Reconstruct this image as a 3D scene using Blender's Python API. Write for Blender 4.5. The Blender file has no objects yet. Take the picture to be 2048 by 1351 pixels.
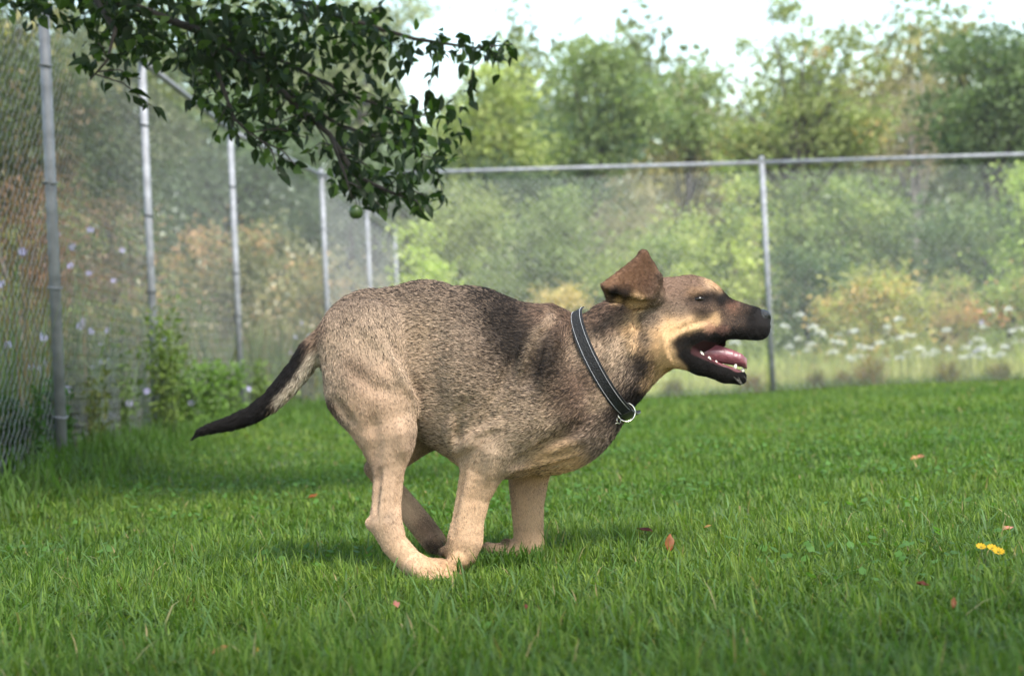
import bpy, bmesh, math, random
import numpy as np
from mathutils import Vector, Matrix, Euler

random.seed(7)
rng = np.random.default_rng(11)
scene = bpy.context.scene
COL = scene.collection

# ------------------------------------------------------------------ camera
F = 3000.0                     # focal length in photograph pixels (2048 wide)
CX, CY = 1024.0, 675.5
HC = 0.454                     # camera height
PITCH = math.atan(50.0 / F)
ROLL = math.radians(2.7)
D0 = F / 900.0                 # distance of the dog
cam_d = bpy.data.cameras.new('camera')
cam = bpy.data.objects.new('camera', cam_d)
COL.objects.link(cam)
CAM_R = Matrix.Rotation(math.radians(90) + PITCH, 3, 'X') @ Matrix.Rotation(-ROLL, 3, 'Z')
cam.matrix_world = Matrix.Translation((0, 0, HC)) @ CAM_R.to_4x4()
cam_d.sensor_width = 36.0
cam_d.lens = 36.0 * F / 2048.0
cam_d.clip_start = 0.05
cam_d.clip_end = 3000
cam_d.dof.use_dof = True
cam_d.dof.focus_distance = D0 - 0.08
cam_d.dof.aperture_fstop = 3.7
scene.camera = cam

# ------------------------------------------------------------------ sky and sun
SUN_EL, SUN_AZ = math.radians(54), math.radians(146)     # azimuth from +Y towards +X
world = bpy.data.worlds.new('World')
scene.world = world
world.use_nodes = True
wn = world.node_tree
wn.nodes.clear()
wo = wn.nodes.new('ShaderNodeOutputWorld')
wb = wn.nodes.new('ShaderNodeBackground')
sk = wn.nodes.new('ShaderNodeTexSky')
sk.sky_type = 'NISHITA'
sk.sun_disc = False
sk.sun_elevation = SUN_EL
sk.sun_rotation = SUN_AZ
sk.air_density = 1.8
sk.dust_density = 1.0
sk.ozone_density = 1.0
wb.inputs['Strength'].default_value = 0.125
wn.links.new(sk.outputs[0], wb.inputs[0])
wn.links.new(wb.outputs[0], wo.inputs[0])
sun_d = bpy.data.lights.new('sun', 'SUN')
sun_d.energy = 2.7
sun_d.angle = math.radians(17)
sun_d.color = (1.0, 0.95, 0.87)
sun = bpy.data.objects.new('sun', sun_d)
COL.objects.link(sun)
sdir = Vector((math.sin(SUN_AZ) * math.cos(SUN_EL), math.cos(SUN_AZ) * math.cos(SUN_EL), math.sin(SUN_EL)))
sun.rotation_euler = sdir.to_track_quat('Z', 'Y').to_euler()
sun.location = (6, 8, 12)
scene.view_settings.view_transform = 'Standard'
scene.view_settings.look = 'None'
scene.view_settings.gamma = 1.0
scene.view_settings.exposure = 1.66
scene.render.engine = 'CYCLES'
scene.cycles.max_bounces = 4
scene.cycles.transparent_max_bounces = 6
scene.cycles.volume_bounces = 0

# ------------------------------------------------------------------ helpers
def W(x, y, D):
    """photograph pixel at distance D (world Y) -> world point"""
    v = CAM_R @ Vector(((x - CX) / F, (CY - y) / F, -1.0))
    t = D / v.y
    return Vector((v.x * t, D, HC + v.z * t))

CAM_RI = np.array(CAM_R.inverted())
def to_px(P):
    q = (P - np.array([0, 0, HC])) @ CAM_RI.T
    return np.stack([CX + F * q[:, 0] / -q[:, 2], CY - F * q[:, 1] / -q[:, 2]], 1)

def lin(c):
    return tuple(((v / 255.0) / 12.92 if v <= 10 else (((v / 255.0) + 0.055) / 1.055) ** 2.4) for v in c)

def smooth(a, b, v):
    t = np.clip((v - a) / (b - a), 0, 1)
    return t * t * (3 - 2 * t)

def ground_z(x, y):
    x = np.asarray(x, float); y = np.asarray(y, float)
    return 0.10 * smooth(-1.1, -2.0, x) * smooth(4.0, 7.0, y) + 0.012 * np.sin(x * 1.7 + y * 0.9) * smooth(4.0, 6.0, y)

def mesh_np(name, verts, faces=None, mat=None, parent=None, cols=None, smooth_shade=False, loops=None, totals=None):
    """verts (n,3); faces (m,k) array or loops/totals arrays"""
    me = bpy.data.meshes.new(name)
    verts = np.asarray(verts, np.float32)
    if faces is not None:
        faces = np.asarray(faces, np.int32)
        loops = faces.ravel()
        totals = np.full(len(faces), faces.shape[1], np.int32)
    starts = np.concatenate([[0], np.cumsum(totals)[:-1]]).astype(np.int32)
    me.vertices.add(len(verts)); me.vertices.foreach_set('co', verts.ravel())
    me.loops.add(len(loops)); me.loops.foreach_set('vertex_index', np.asarray(loops, np.int32))
    me.polygons.add(len(totals))
    me.polygons.foreach_set('loop_start', starts)
    me.polygons.foreach_set('use_smooth', np.full(len(totals), smooth_shade))
    if cols is not None:
        at = me.attributes.new('col', 'FLOAT_COLOR', 'POINT')
        c4 = np.ones((len(verts), 4), np.float32); c4[:, :3] = cols
        at.data.foreach_set('color', c4.ravel())
    me.update(calc_edges=True)
    me.validate()
    ob = bpy.data.objects.new(name, me)
    COL.objects.link(ob)
    if mat: me.materials.append(mat)
    if parent: ob.parent = parent
    return ob

def tag(o, label=None, cat=None, group=None, kind=None):
    if label: o['label'] = label
    if cat: o['category'] = cat
    if group: o['group'] = group
    if kind: o['kind'] = kind
    return o

def empty(name, loc=(0, 0, 0)):
    o = bpy.data.objects.new(name, None)
    o.empty_display_size = 0.1
    COL.objects.link(o)
    o.location = loc
    return o

def adopt(ob, parent):
    """parent keeping the world position (parents are pure translations)"""
    ob.parent = parent
    ob.matrix_parent_inverse = Matrix.Translation(-parent.location)
    return ob

class MB:
    """collects tubes and boxes in one mesh"""
    def __init__(s): s.v = []; s.f = []
    def tube(s, pts, radii, seg=8, cap=True):
        pts = [Vector(p) for p in pts]
        if not hasattr(radii, '__len__'): radii = [radii] * len(pts)
        base = len(s.v)
        d0 = (pts[1] - pts[0]).normalized()
        ref = Vector((0, 0, 1)) if abs(d0.z) < 0.9 else Vector((1, 0, 0))
        for i, p in enumerate(pts):
            a = pts[max(i - 1, 0)]; b = pts[min(i + 1, len(pts) - 1)]
            d = (b - a).normalized()
            u = d.cross(ref)
            if u.length < 1e-4: u = d.cross(Vector((0.3, 1, 0.2)))
            u.normalize(); w = d.cross(u)
            for k in range(seg):
                t = 2 * math.pi * k / seg
                s.v.append(p + (u * math.cos(t) + w * math.sin(t)) * radii[i])
        for i in range(len(pts) - 1):
            for k in range(seg):
                a = base + i * seg + k; b = base + i * seg + (k + 1) % seg
                s.f.append((a, b, b + seg, a + seg))
        if cap:
            s.f.append(tuple(base + k for k in range(seg))[::-1])
            s.f.append(tuple(base + (len(pts) - 1) * seg + k for k in range(seg)))
        return s
    def build(s, name, mat, parent=None, smooth_shade=True):
        loops = np.array([i for f in s.f for i in f], np.int32)
        tot = np.array([len(f) for f in s.f], np.int32)
        return mesh_np(name, np.array([tuple(v) for v in s.v]), mat=mat, parent=parent, loops=loops, totals=tot, smooth_shade=smooth_shade)

# ------------------------------------------------------------------ materials
def new_mat(name):
    m = bpy.data.materials.new(name)
    m.use_nodes = True
    nt = m.node_tree
    return m, nt, nt.nodes['Principled BSDF'], nt.nodes['Material Output']

def mat_plain(name, col, rough=0.6, metal=0.0, noise=0.0, nscale=20.0, bump=0.0, spec=0.5):
    m, nt, b, out = new_mat(name)
    b.inputs['Roughness'].default_value = rough
    b.inputs['Metallic'].default_value = metal
    b.inputs['Specular IOR Level'].default_value = spec
    tc = nt.nodes.new('ShaderNodeTexCoord')
    n = nt.nodes.new('ShaderNodeTexNoise')
    n.inputs['Scale'].default_value = nscale
    n.inputs['Detail'].default_value = 6
    nt.links.new(tc.outputs['Object'], n.inputs['Vector'])
    r = nt.nodes.new('ShaderNodeValToRGB')
    r.color_ramp.elements[0].position = 0.3
    r.color_ramp.elements[1].position = 0.7
    r.color_ramp.elements[0].color = tuple(c * (1 - noise) for c in col) + (1,)
    r.color_ramp.elements[1].color = tuple(min(1, c * (1 + noise)) for c in col) + (1,)
    nt.links.new(n.outputs['Fac'], r.inputs['Fac'])
    nt.links.new(r.outputs['Color'], b.inputs['Base Color'])
    if bump:
        bp = nt.nodes.new('ShaderNodeBump')
        bp.inputs['Strength'].default_value = bump
        bp.inputs['Distance'].default_value = 0.01
        nt.links.new(n.outputs['Fac'], bp.inputs['Height'])
        nt.links.new(bp.outputs['Normal'], b.inputs['Normal'])
    return m

def mat_leaf(name, trans=0.45, rough=0.5, spec=0.3, tint=(1.0, 1.0, 1.0), tgain=(1.3, 1.5, 0.7)):
    """leaf colour from the col attribute, light passing through"""
    m, nt, b, out = new_mat(name)
    b.inputs['Roughness'].default_value = rough
    b.inputs['Specular IOR Level'].default_value = spec
    a = nt.nodes.new('ShaderNodeAttribute'); a.attribute_name = 'col'
    mx = nt.nodes.new('ShaderNodeMix'); mx.data_type = 'RGBA'; mx.blend_type = 'MULTIPLY'
    mx.inputs['Factor'].default_value = 1.0
    mx.inputs['B'].default_value = tint + (1,)
    nt.links.new(a.outputs['Color'], mx.inputs['A'])
    nt.links.new(mx.outputs['Result'], b.inputs['Base Color'])
    t = nt.nodes.new('ShaderNodeBsdfTranslucent')
    m2 = nt.nodes.new('ShaderNodeMix'); m2.data_type = 'RGBA'; m2.blend_type = 'MULTIPLY'
    m2.inputs['Factor'].default_value = 1.0
    m2.inputs['B'].default_value = tgain + (1,)
    nt.links.new(mx.outputs['Result'], m2.inputs['A'])
    nt.links.new(m2.outputs['Result'], t.inputs['Color'])
    ms = nt.nodes.new('ShaderNodeMixShader'); ms.inputs[0].default_value = trans
    nt.links.new(b.outputs[0], ms.inputs[1]); nt.links.new(t.outputs[0], ms.inputs[2])
    nt.links.new(ms.outputs[0], out.inputs['Surface'])
    return m

M_GALV = mat_plain('galvanised_steel', (0.21, 0.215, 0.23), 0.6, 0.15, 0.3, 14, 0.15)
M_WIRE_SHADED = mat_plain('shaded_galvanised_wire', (0.19, 0.195, 0.19), 0.55, 0.2, 0.2, 9)  # left netting, its shade is put into this darker colour
M_WIRE2 = mat_plain('bright_galvanised_wire', (0.42, 0.43, 0.43), 0.5, 0.2, 0.15, 9)
M_DARKTIE = mat_plain('dark_tie', (0.03, 0.035, 0.03), 0.6, 0.0, 0.2)
M_BARK = mat_plain('bark', (0.040, 0.032, 0.026), 0.9, 0, 0.45, 25, 0.6)
M_GREYBARK = mat_plain('grey_bark', (0.20, 0.17, 0.15), 0.9, 0, 0.35, 18, 0.5)
M_GRASS = mat_leaf('grass_blade', 0.45, 0.55, 0.22, tgain=(1.25, 1.35, 0.6))
M_LEAF = mat_leaf('tree_leaf', 0.40, 0.55, 0.3)
M_APPLE_LEAF = mat_leaf('apple_leaf', 0.42, 0.5, 0.25, tgain=(1.5, 1.8, 0.5))
M_STEM = mat_plain('green_stem', (0.09, 0.13, 0.04), 0.7, 0, 0.3)
M_DRYSTEM = mat_plain('dry_stem', (0.26, 0.19, 0.11), 0.8, 0, 0.3)

# ------------------------------------------------------------------ ground
def make_ground():
    xs = np.concatenate([[-600, -200, -60, -20], np.linspace(-8, 14, 67), [25, 60, 200, 600]])
    ys = np.concatenate([[-100, -20, -4], np.linspace(0, 24, 73), [30, 45, 80, 200, 900, 2000]])
    X, Y = np.meshgrid(xs, ys)
    Z = ground_z(X, Y)
    v = np.stack([X.ravel(), Y.ravel(), Z.ravel()], 1)
    n = len(xs)
    idx = np.arange(len(v)).reshape(len(ys), n)
    f = np.stack([idx[:-1, :-1].ravel(), idx[:-1, 1:].ravel(), idx[1:, 1:].ravel(), idx[1:, :-1].ravel()], 1)
    m, nt, b, out = new_mat('soil_and_thatch')
    b.inputs['Roughness'].default_value = 0.95
    tc = nt.nodes.new('ShaderNodeTexCoord')
    n1 = nt.nodes.new('ShaderNodeTexNoise'); n1.inputs['Scale'].default_value = 3.0; n1.inputs['Detail'].default_value = 8
    n2 = nt.nodes.new('ShaderNodeTexNoise'); n2.inputs['Scale'].default_value = 90.0; n2.inputs['Detail'].default_value = 5
    for n_ in (n1, n2): nt.links.new(tc.outputs['Object'], n_.inputs['Vector'])
    r = nt.nodes.new('ShaderNodeValToRGB')
    r.color_ramp.elements[0].color = (0.030, 0.050, 0.012, 1); r.color_ramp.elements[0].position = 0.3
    r.color_ramp.elements[1].color = (0.055, 0.095, 0.020, 1); r.color_ramp.elements[1].position = 0.75
    e = r.color_ramp.elements.new(0.5); e.color = (0.040, 0.070, 0.016, 1)
    nt.links.new(n2.outputs['Fac'], r.inputs['Fac'])
    mx = nt.nodes.new('ShaderNodeMix'); mx.data_type = 'RGBA'
    mx.inputs['B'].default_value = (0.05, 0.06, 0.02, 1)
    nt.links.new(n1.outputs['Fac'], mx.inputs['Factor']); nt.links.new(r.outputs['Color'], mx.inputs['A'])
    nt.links.new(mx.outputs['Result'], b.inputs['Base Color'])
    bp = nt.nodes.new('ShaderNodeBump'); bp.inputs['Strength'].default_value = 0.8; bp.inputs['Distance'].default_value = 0.02
    nt.links.new(n2.outputs['Fac'], bp.inputs['Height']); nt.links.new(bp.outputs['Normal'], b.inputs['Normal'])
    g = mesh_np('ground', v, f, m, smooth_shade=True)
    tag(g, 'green lawn soil reaching past the fences', 'ground', kind='structure')
make_ground()

# ------------------------------------------------------------------ blades
def blades(base, h, w, az, lean, curl, cols, segs=3):
    """vectorised grass blades; base (n,3)"""
    n = len(base)
    lev = segs + 1
    t = np.linspace(0, 1, lev)
    dx, dy = np.cos(az), np.sin(az)
    px_, py_ = -dy, dx
    ang = lean[:, None] + curl[:, None] * t[None, :]
    seglen = (h / segs)[:, None]
    ox = np.concatenate([np.zeros((n, 1)), np.cumsum(np.sin(ang[:, :-1]) * seglen, 1)], 1)
    oz = np.concatenate([np.zeros((n, 1)), np.cumsum(np.cos(ang[:, :-1]) * seglen, 1)], 1)
    oz = np.maximum(oz, 0.003 * t[None, :])
    prof = np.array([0.75, 1.0, 0.8, 0.0]) if segs == 3 else np.array([0.8, 1.0, 0.0])
    V = []
    for i in range(lev):
        c = base + np.stack([dx * ox[:, i], dy * ox[:, i], oz[:, i]], 1)
        if i == lev - 1:
            V.append(c[:, None, :])
        else:
            off = np.stack([px_ * w * prof[i] * .5, py_ * w * prof[i] * .5, np.zeros(n)], 1)
            V.append(np.stack([c - off, c + off], 1))
    V = np.concatenate(V, 1)
    k = V.shape[1]
    b0 = (np.arange(n) * k)[:, None]
    loops = []; 
    quads = []
    for i in range(segs - 1):
        quads.append(np.stack([2 * i, 2 * i + 1, 2 * i + 3, 2 * i + 2]) * np.ones((n, 1), int) + b0)
    tri = np.array([2 * (segs - 1), 2 * (segs - 1) + 1, 2 * segs]) * np.ones((n, 1), int) + b0
    per = np.concatenate(quads + [tri], 1)
    tot = np.tile(np.array([4] * (segs - 1) + [3]), n)
    C = np.repeat(cols[:, None, :], k, 1)
    return V.reshape(-1, 3), per.ravel(), tot, C.reshape(-1, 3)

def join_blades(parts):
    vs, ls, ts, cs, o = [], [], [], [], 0
    for v, l, t, c in parts:
        vs.append(v); ls.append(l + o); ts.append(t); cs.append(c); o += len(v)
    return np.concatenate(vs), np.concatenate(ls), np.concatenate(ts), np.concatenate(cs)

def clumpy(x, y, s):
    return (np.sin(x * s + 1.3 * np.sin(y * s * 0.7)) * np.sin(y * s * 1.2 + 1.7 * np.sin(x * s * 0.6 + 2)) + 1) * .5

def fence_x(y):
    return np.interp(y, [0, 3.5, 6.6, 9.3, 12.1, 15.15, 18.5, 21.5, 30], [-1.8, -1.85, -2.0, -2.22, -2.2, -1.85, -1.72, -1.61, -1.3])

PAWS = [(W(870, 1150, D0 - .08).x, D0 - .08, .12), (W(1030, 1110, D0 + .08).x, D0 + .08, .06)]
def trample(x, y):
    f = np.ones(len(x))
    for px_, py_, r in PAWS:
        f = np.minimum(f, .42 + .58 * smooth(r * .5, r * 1.5, np.hypot(x - px_, (y - py_) * .7 + .02)))
    return f

def lawn():
    parts = []
    def zone(d0, d1, dens, hmu, wmu, segs, margin):
        n = int(dens * (d1 - d0) * ((d0 + d1) / 2 * 0.70 + 2 * margin))
        y = np.sqrt(rng.uniform(d0 * d0, d1 * d1, n)) if margin < 0.3 else rng.uniform(d0, d1, n)
        hw = y * 0.35 + margin
        x = rng.uniform(-1, 1, n) * hw
        keep = (x > fence_x(y) - 0.05) & (y < 15.2 + 0.13 * (x + 1.85) + rng.normal(0, .05, n))
        x, y = x[keep], y[keep]; n = len(x)
        cl = np.clip(clumpy(x, y, 6.0) * .45 + clumpy(x + 3, y, 17.0) * .35 + clumpy(x - 2, y + 1, 39.0) * .35 - .05, 0, 1)
        big = clumpy(x, y + 5, 1.3)
        h = hmu * (0.38 + 1.25 * cl) * rng.uniform(0.5, 1.3, n)
        w = wmu * rng.uniform(0.6, 1.5, n)
        az = rng.uniform(0, 2 * np.pi, n)
        lean = np.abs(rng.normal(0.5, 0.5, n)); curl = rng.normal(1.15, 0.85, n)
        g = np.array([[0.074, 0.148, 0.020]]) * np.ones((n, 1))
        yel = np.array([0.165, 0.222, 0.036]); dk = np.array([0.028, 0.070, 0.012]); blu = np.array([0.070, 0.118, 0.036])
        f1 = np.clip(rng.normal(0.32, .27, n) + 0.5 * (big - .5) + .35 * (cl - .5), 0, 1)[:, None]
        c = g * (1 - f1) + yel * f1
        f2 = np.clip(rng.normal(0.12, .25, n) + .5 * (.45 - cl), 0, .9)[:, None]
        c = c * (1 - f2) + dk * f2
        f3 = (rng.random(n) < 0.22)[:, None] * 0.6
        c = c * (1 - f3) + blu * f3
        dry = (rng.random(n) < 0.012)[:, None]
        c = np.where(dry, np.array([[0.25, 0.20, 0.09]]), c)
        c = c * rng.uniform(0.75, 1.25, (n, 1))
        h = h * trample(x, y)
        z = ground_z(x, y) - 0.004
        parts.append(blades(np.stack([x, y, z], 1), h, w, az, lean, curl, c, segs))
    zone(1.55, 2.6, 23000, 0.060, 0.0034, 3, 0.35)
    zone(2.6, 3.9, 23000, 0.050, 0.0032, 3, 0.35)
    zone(3.9, 5.8, 9500, 0.042, 0.0048, 3, 0.3)
    zone(5.8, 9.0, 3600, 0.042, 0.0075, 2, 0.5)
    zone(9.0, 16.0, 1500, 0.048, 0.0120, 2, 1.5)
    # long arching blades near the camera
    n = 4200
    y = rng.uniform(1.6, 4.2, n); x = rng.uniform(-1, 1, n) * (y * .35 + .3)
    c = np.array([[0.085, 0.150, 0.045]]) * rng.uniform(0.7, 1.35, (n, 1))
    c = np.where((rng.random(n) < 0.05)[:, None], np.array([[0.24, 0.22, 0.10]]), c)
    keep = (np.abs(y - D0) > 0.30) | (x < -0.45) | (x > 0.2) | (rng.random(n) < 0.25)
    sel = np.where(keep)[0]
    x, y, c = x[sel], y[sel], c[sel]; n = len(sel)
    parts.append(blades(np.stack([x, y, ground_z(x, y)], 1), rng.uniform(.06, .11, n), rng.uniform(.0026, .0048, n), rng.uniform(0, 2 * np.pi, n),
                        np.abs(rng.normal(.6, .35, n)), rng.uniform(.6, 2.2, n), c, 3))
    # blades standing in front of the planted forefeet
    n = 560
    x = rng.uniform(W(880, 1140, D0).x, W(1085, 1120, D0).x, n); y = D0 + rng.uniform(-.10, .03, n)
    keep = ~((x < W(918, 1140, D0).x) & (y < D0 - .075))
    x, y = x[keep], y[keep]; n = len(x)
    c = np.array([[0.062, 0.118, 0.020]]) * rng.uniform(.6, 1.4, (n, 1))
    parts.append(blades(np.stack([x, y, ground_z(x, y)], 1), rng.uniform(.035, .072, n), rng.uniform(.003, .005, n), rng.uniform(0, 6.28, n),
                        np.abs(rng.normal(.3, .3, n)), rng.uniform(.2, 1.5, n), c, 3))
    # clover leaflets: short broad flat leaves
    n = 9000
    y = np.sqrt(rng.uniform(1.6 ** 2, 9 ** 2, n)); x = rng.uniform(-1, 1, n) * (y * .35 + .3)
    k = clumpy(x + 1, y + 2, 3.1) > 0.55
    x, y = x[k], y[k]; n = len(x)
    z = ground_z(x, y) + rng.uniform(.02, .045, n)
    c = np.array([[0.070, 0.150, 0.030]]) * rng.uniform(.7, 1.3, (n, 1))
    parts.append(blades(np.stack([x, y, z], 1), rng.uniform(.014, .026, n), rng.uniform(.010, .018, n), rng.uniform(0, 2 * np.pi, n),
                        rng.uniform(.8, 1.4, n), rng.uniform(.1, .5, n), c, 2))
    v, l, t, c = join_blades(parts)
    o = mesh_np('grass', v, mat=M_GRASS, loops=l, totals=t, cols=c)
    tag(o, 'short green lawn grass under the running dog', 'grass', kind='stuff')
lawn()

# ------------------------------------------------------------------ leaves (generic)
def leaf_cloud(P, size, cols, droop=0.0, aspect=0.55, up=0.3):
    """one folded rhombus leaf for each point"""
    n = len(P)
    d = rng.normal(0, 1, (n, 3)); d[:, 2] -= droop
    d /= np.linalg.norm(d, axis=1, keepdims=True)
    nn = rng.normal(0, 1, (n, 3)); nn[:, 2] += up
    s = np.cross(d, nn); s /= np.linalg.norm(s, axis=1, keepdims=True) + 1e-9
    up_ = np.cross(s, d)
    L = size[:, None]
    v0 = P - d * L * .5
    v2 = P + d * L * .5 - up_ * L * .08
    v1 = P + s * L * aspect * .5 + up_ * L * .07
    v3 = P - s * L * aspect * .5 + up_ * L * .07
    V = np.stack([v0, v1, v2, v3], 1).reshape(-1, 3)
    b = (np.arange(n) * 4)[:, None]
    Fc = np.concatenate([b + np.array([0, 1, 2]), b + np.array([0, 2, 3])], 0)
    C = np.repeat(cols[:, None, :], 4, 1).reshape(-1, 3)
    return V, Fc, C

def crown_points(blobs, n, clump=0.16, nclump=40, hollow=0.5):
    """blobs: list of (center, (rx,ry,rz), weight). Returns points and clump index"""
    w = np.array([b[2] for b in blobs], float); w /= w.sum()
    cc = []
    for _ in range(nclump):
        b = blobs[rng.choice(len(blobs), p=w)]
        d = rng.normal(0, 1, 3); d /= np.linalg.norm(d)
        r = hollow + (1 - hollow) * rng.random() ** 0.6
        cc.append(np.array(b[0]) + d * np.array(b[1]) * r)
    cc = np.array(cc)
    k = rng.integers(0, nclump, n)
    sz = clump * rng.uniform(.6, 1.4, nclump)
    P = cc[k] + rng.normal(0, 1, (n, 3)) * sz[k][:, None] * np.array([1.15, 1.15, .75])
    return P, k, cc

def plant(name, label, cat, D, blobs, n, leaf, col, clump, nclump, group=None, hollow=.45, base_px=None, trunk_r=.08, col2=None, f2=.2,
          bark=None, aspect=.55, limbs=10, droop=.2, var=.25, crown_name='crown', stem_name='trunk', air=0.0):
    """tree or shrub; blobs in photograph pixels at distance D: (x, y, rx, ry, weight)"""
    s = D / F
    B = []
    for b in blobs:
        c = W(b[0], b[1], D)
        B.append((tuple(c), (b[2] * s, min(b[2], b[3]) * s * .8, b[3] * s), b[4] if len(b) > 4 else b[2] * b[3]))
    if name == 'shrub':            # leaves down to the ground
        for c, r, w_ in list(B):
            if c[2] - r[2] > .3:
                B.append(((c[0], c[1], (c[2] - r[2]) * .5 + .1), (r[0] * .95, r[1], (c[2] - r[2]) * .55 + .1), w_ * .75))
    P, k, cc = crown_points(B, n, clump, nclump, hollow)
    bx = base_px if base_px is not None else np.mean([b[0] for b in blobs])
    g = W(bx, 800, D); gz = float(ground_z(g.x, D))
    P[:, 2] = np.maximum(P[:, 2], gz + .05)
    root = empty(name, (g.x, D, gz))
    tag(root, label, cat, group)
    ck = rng.uniform(1 - var, 1 + var, nclump)
    c = np.array([col]) * ck[k][:, None] * rng.uniform(.75, 1.25, (n, 1))
    if col2 is not None:
        sel = (rng.random(nclump) < f2)[k] & (rng.random(n) < .8)
        c = np.where(sel[:, None], np.array([col2]) * rng.uniform(.7, 1.3, (n, 1)), c)
    c = np.array([[1.36, 1.28, 1.04]]) * c * .82 + .18 * (c @ np.array([.3, .6, .1]))[:, None]
    V, Fc, C = leaf_cloud(P, leaf * rng.uniform(.6, 1.4, n), c, droop, aspect)
    cr = mesh_np(crown_name, V, Fc, M_LEAF, cols=C)
    adopt(cr, root)
    mb = MB()
    top = np.mean([b[0] for b in B], 0)
    base = Vector((g.x, D, gz - .05))
    mid = Vector(tuple(top))
    fork = base.lerp(mid, .45); fork.x = base.x * .6 + fork.x * .4
    mb.tube([base, base.lerp(fork, .5) + Vector((trunk_r * .4, 0, 0)), fork, mid], [trunk_r * 1.25, trunk_r, trunk_r * .8, trunk_r * .3], 8)
    order = rng.permutation(len(cc))[:limbs]
    for i in order:
        e = Vector(tuple(cc[i]))
        st = fork.lerp(mid, rng.random() * .8)
        m_ = st.lerp(e, .5) + Vector((0, 0, (e - st).length * .08))
        mb.tube([st, m_, e], [trunk_r * .38, trunk_r * .24, trunk_r * .08], 5)
    t = mb.build(stem_name, bark or M_BARK)
    adopt(t, root)
    return root

# ------------------------------------------------------------------ chain-link fences
FH_ = 2.44
POSTS = [(-1.85, 3.55), (-2.0, 6.6), (-2.22, 9.3), (-2.2, 12.1), (-1.85, 15.15), (-1.72, 18.5), (-1.61, 21.5)]
RPOSTS = [(2.72, 15.8), (7.2, 16.35)]

def post_mesh(mb, x, y, h, r=.030):
    z = float(ground_z(x, y)) - .1
    mb.tube([(x, y, z), (x, y, h)], r, 12)

def chain_mesh(name, pts, h, pitch, wire, parent):
    """diamond wire netting along a polyline: each wire a zigzag knuckled with its neighbours"""
    pts = [np.array(p, float) for p in pts]
    seg = [np.linalg.norm(b - a) for a, b in zip(pts[:-1], pts[1:])]
    acc = np.concatenate([[0], np.cumsum(seg)])
    total = acc[-1]
    def along(s):
        s = np.clip(s, 0, total)
        return np.interp(s, acc, [p[0] for p in pts]), np.interp(s, acc, [p[1] for p in pts])
    half = pitch / 2
    ncol = int(total / half)
    nz = int((h - .06) / half)
    V, Fc = [], []
    # points of zigzag column c: z rises by half, s alternates
    i = np.arange(ncol - 1)[:, None]; k = np.arange(nz)[None, :]
    s0 = (i + (k % 2)) * half * np.ones((1, nz)); s1 = (i + ((k + 1) % 2)) * half * np.ones((1, nz))
    sel = ((i % 2) == 0) * np.ones((1, nz), bool)
    s0 = s0[sel]; s1 = s1[sel]; kk = (k * np.ones((ncol - 1, 1)))[sel]
    # wires of even columns zig between c and c+1, those of odd columns fill the next gap
    S0 = np.concatenate([s0, s0 + half * (np.where((kk % 2) == 0, 2, 0) - 0)]); S1 = np.concatenate([s1, s1 + half * (np.where((kk % 2) == 0, 0, 2))])
    K = np.concatenate([kk, kk])
    off = np.where(np.arange(len(K)) < len(s0), .0016, -.0016)
    keep = (S0 < total) & (S1 < total)
    S0, S1, K, off = S0[keep], S1[keep], K[keep], off[keep]
    x0, y0 = along(S0); x1, y1 = along(S1)
    gz0 = np.maximum(ground_z(x0, y0), 0) + .03
    A = np.stack([x0, y0, gz0 + K * half * (h - gz0) / h], 1); B = np.stack([x1, y1, gz0 + (K + 1) * half * (h - gz0) / h], 1)
    d = B - A; d /= np.linalg.norm(d, axis=1, keepdims=True)
    tx = np.stack([x1 - x0, y1 - y0, np.zeros(len(x0))], 1); tx /= np.linalg.norm(tx, axis=1, keepdims=True) + 1e-9
    nr = np.stack([-tx[:, 1], tx[:, 0], np.zeros(len(x0))], 1)
    sgn = np.sign((nr[:, 0:1] * 1.0)); sgn[sgn == 0] = 1
    nr = nr * sgn
    u = np.cross(d, nr)
    A = A + nr * off[:, None]; B = B + nr * off[:, None]
    r = wire / 2
    vs = []
    for P in (A, B):
        for t in (0, 2.094, 4.189):
            vs.append(P + (u * math.cos(t) + nr * math.sin(t)) * r)
    V = np.stack(vs, 1).reshape(-1, 3)
    b = (np.arange(len(A)) * 6)[:, None]
    Fc = np.concatenate([b + np.array([0, 1, 4, 3]), b + np.array([1, 2, 5, 4]), b + np.array([2, 0, 3, 5])])
    o = mesh_np(name, V, Fc, M_WIRE_SHADED if wire < .0034 else M_WIRE2)
    adopt(o, parent); o['kind'] = 'stuff'
    return o

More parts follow.
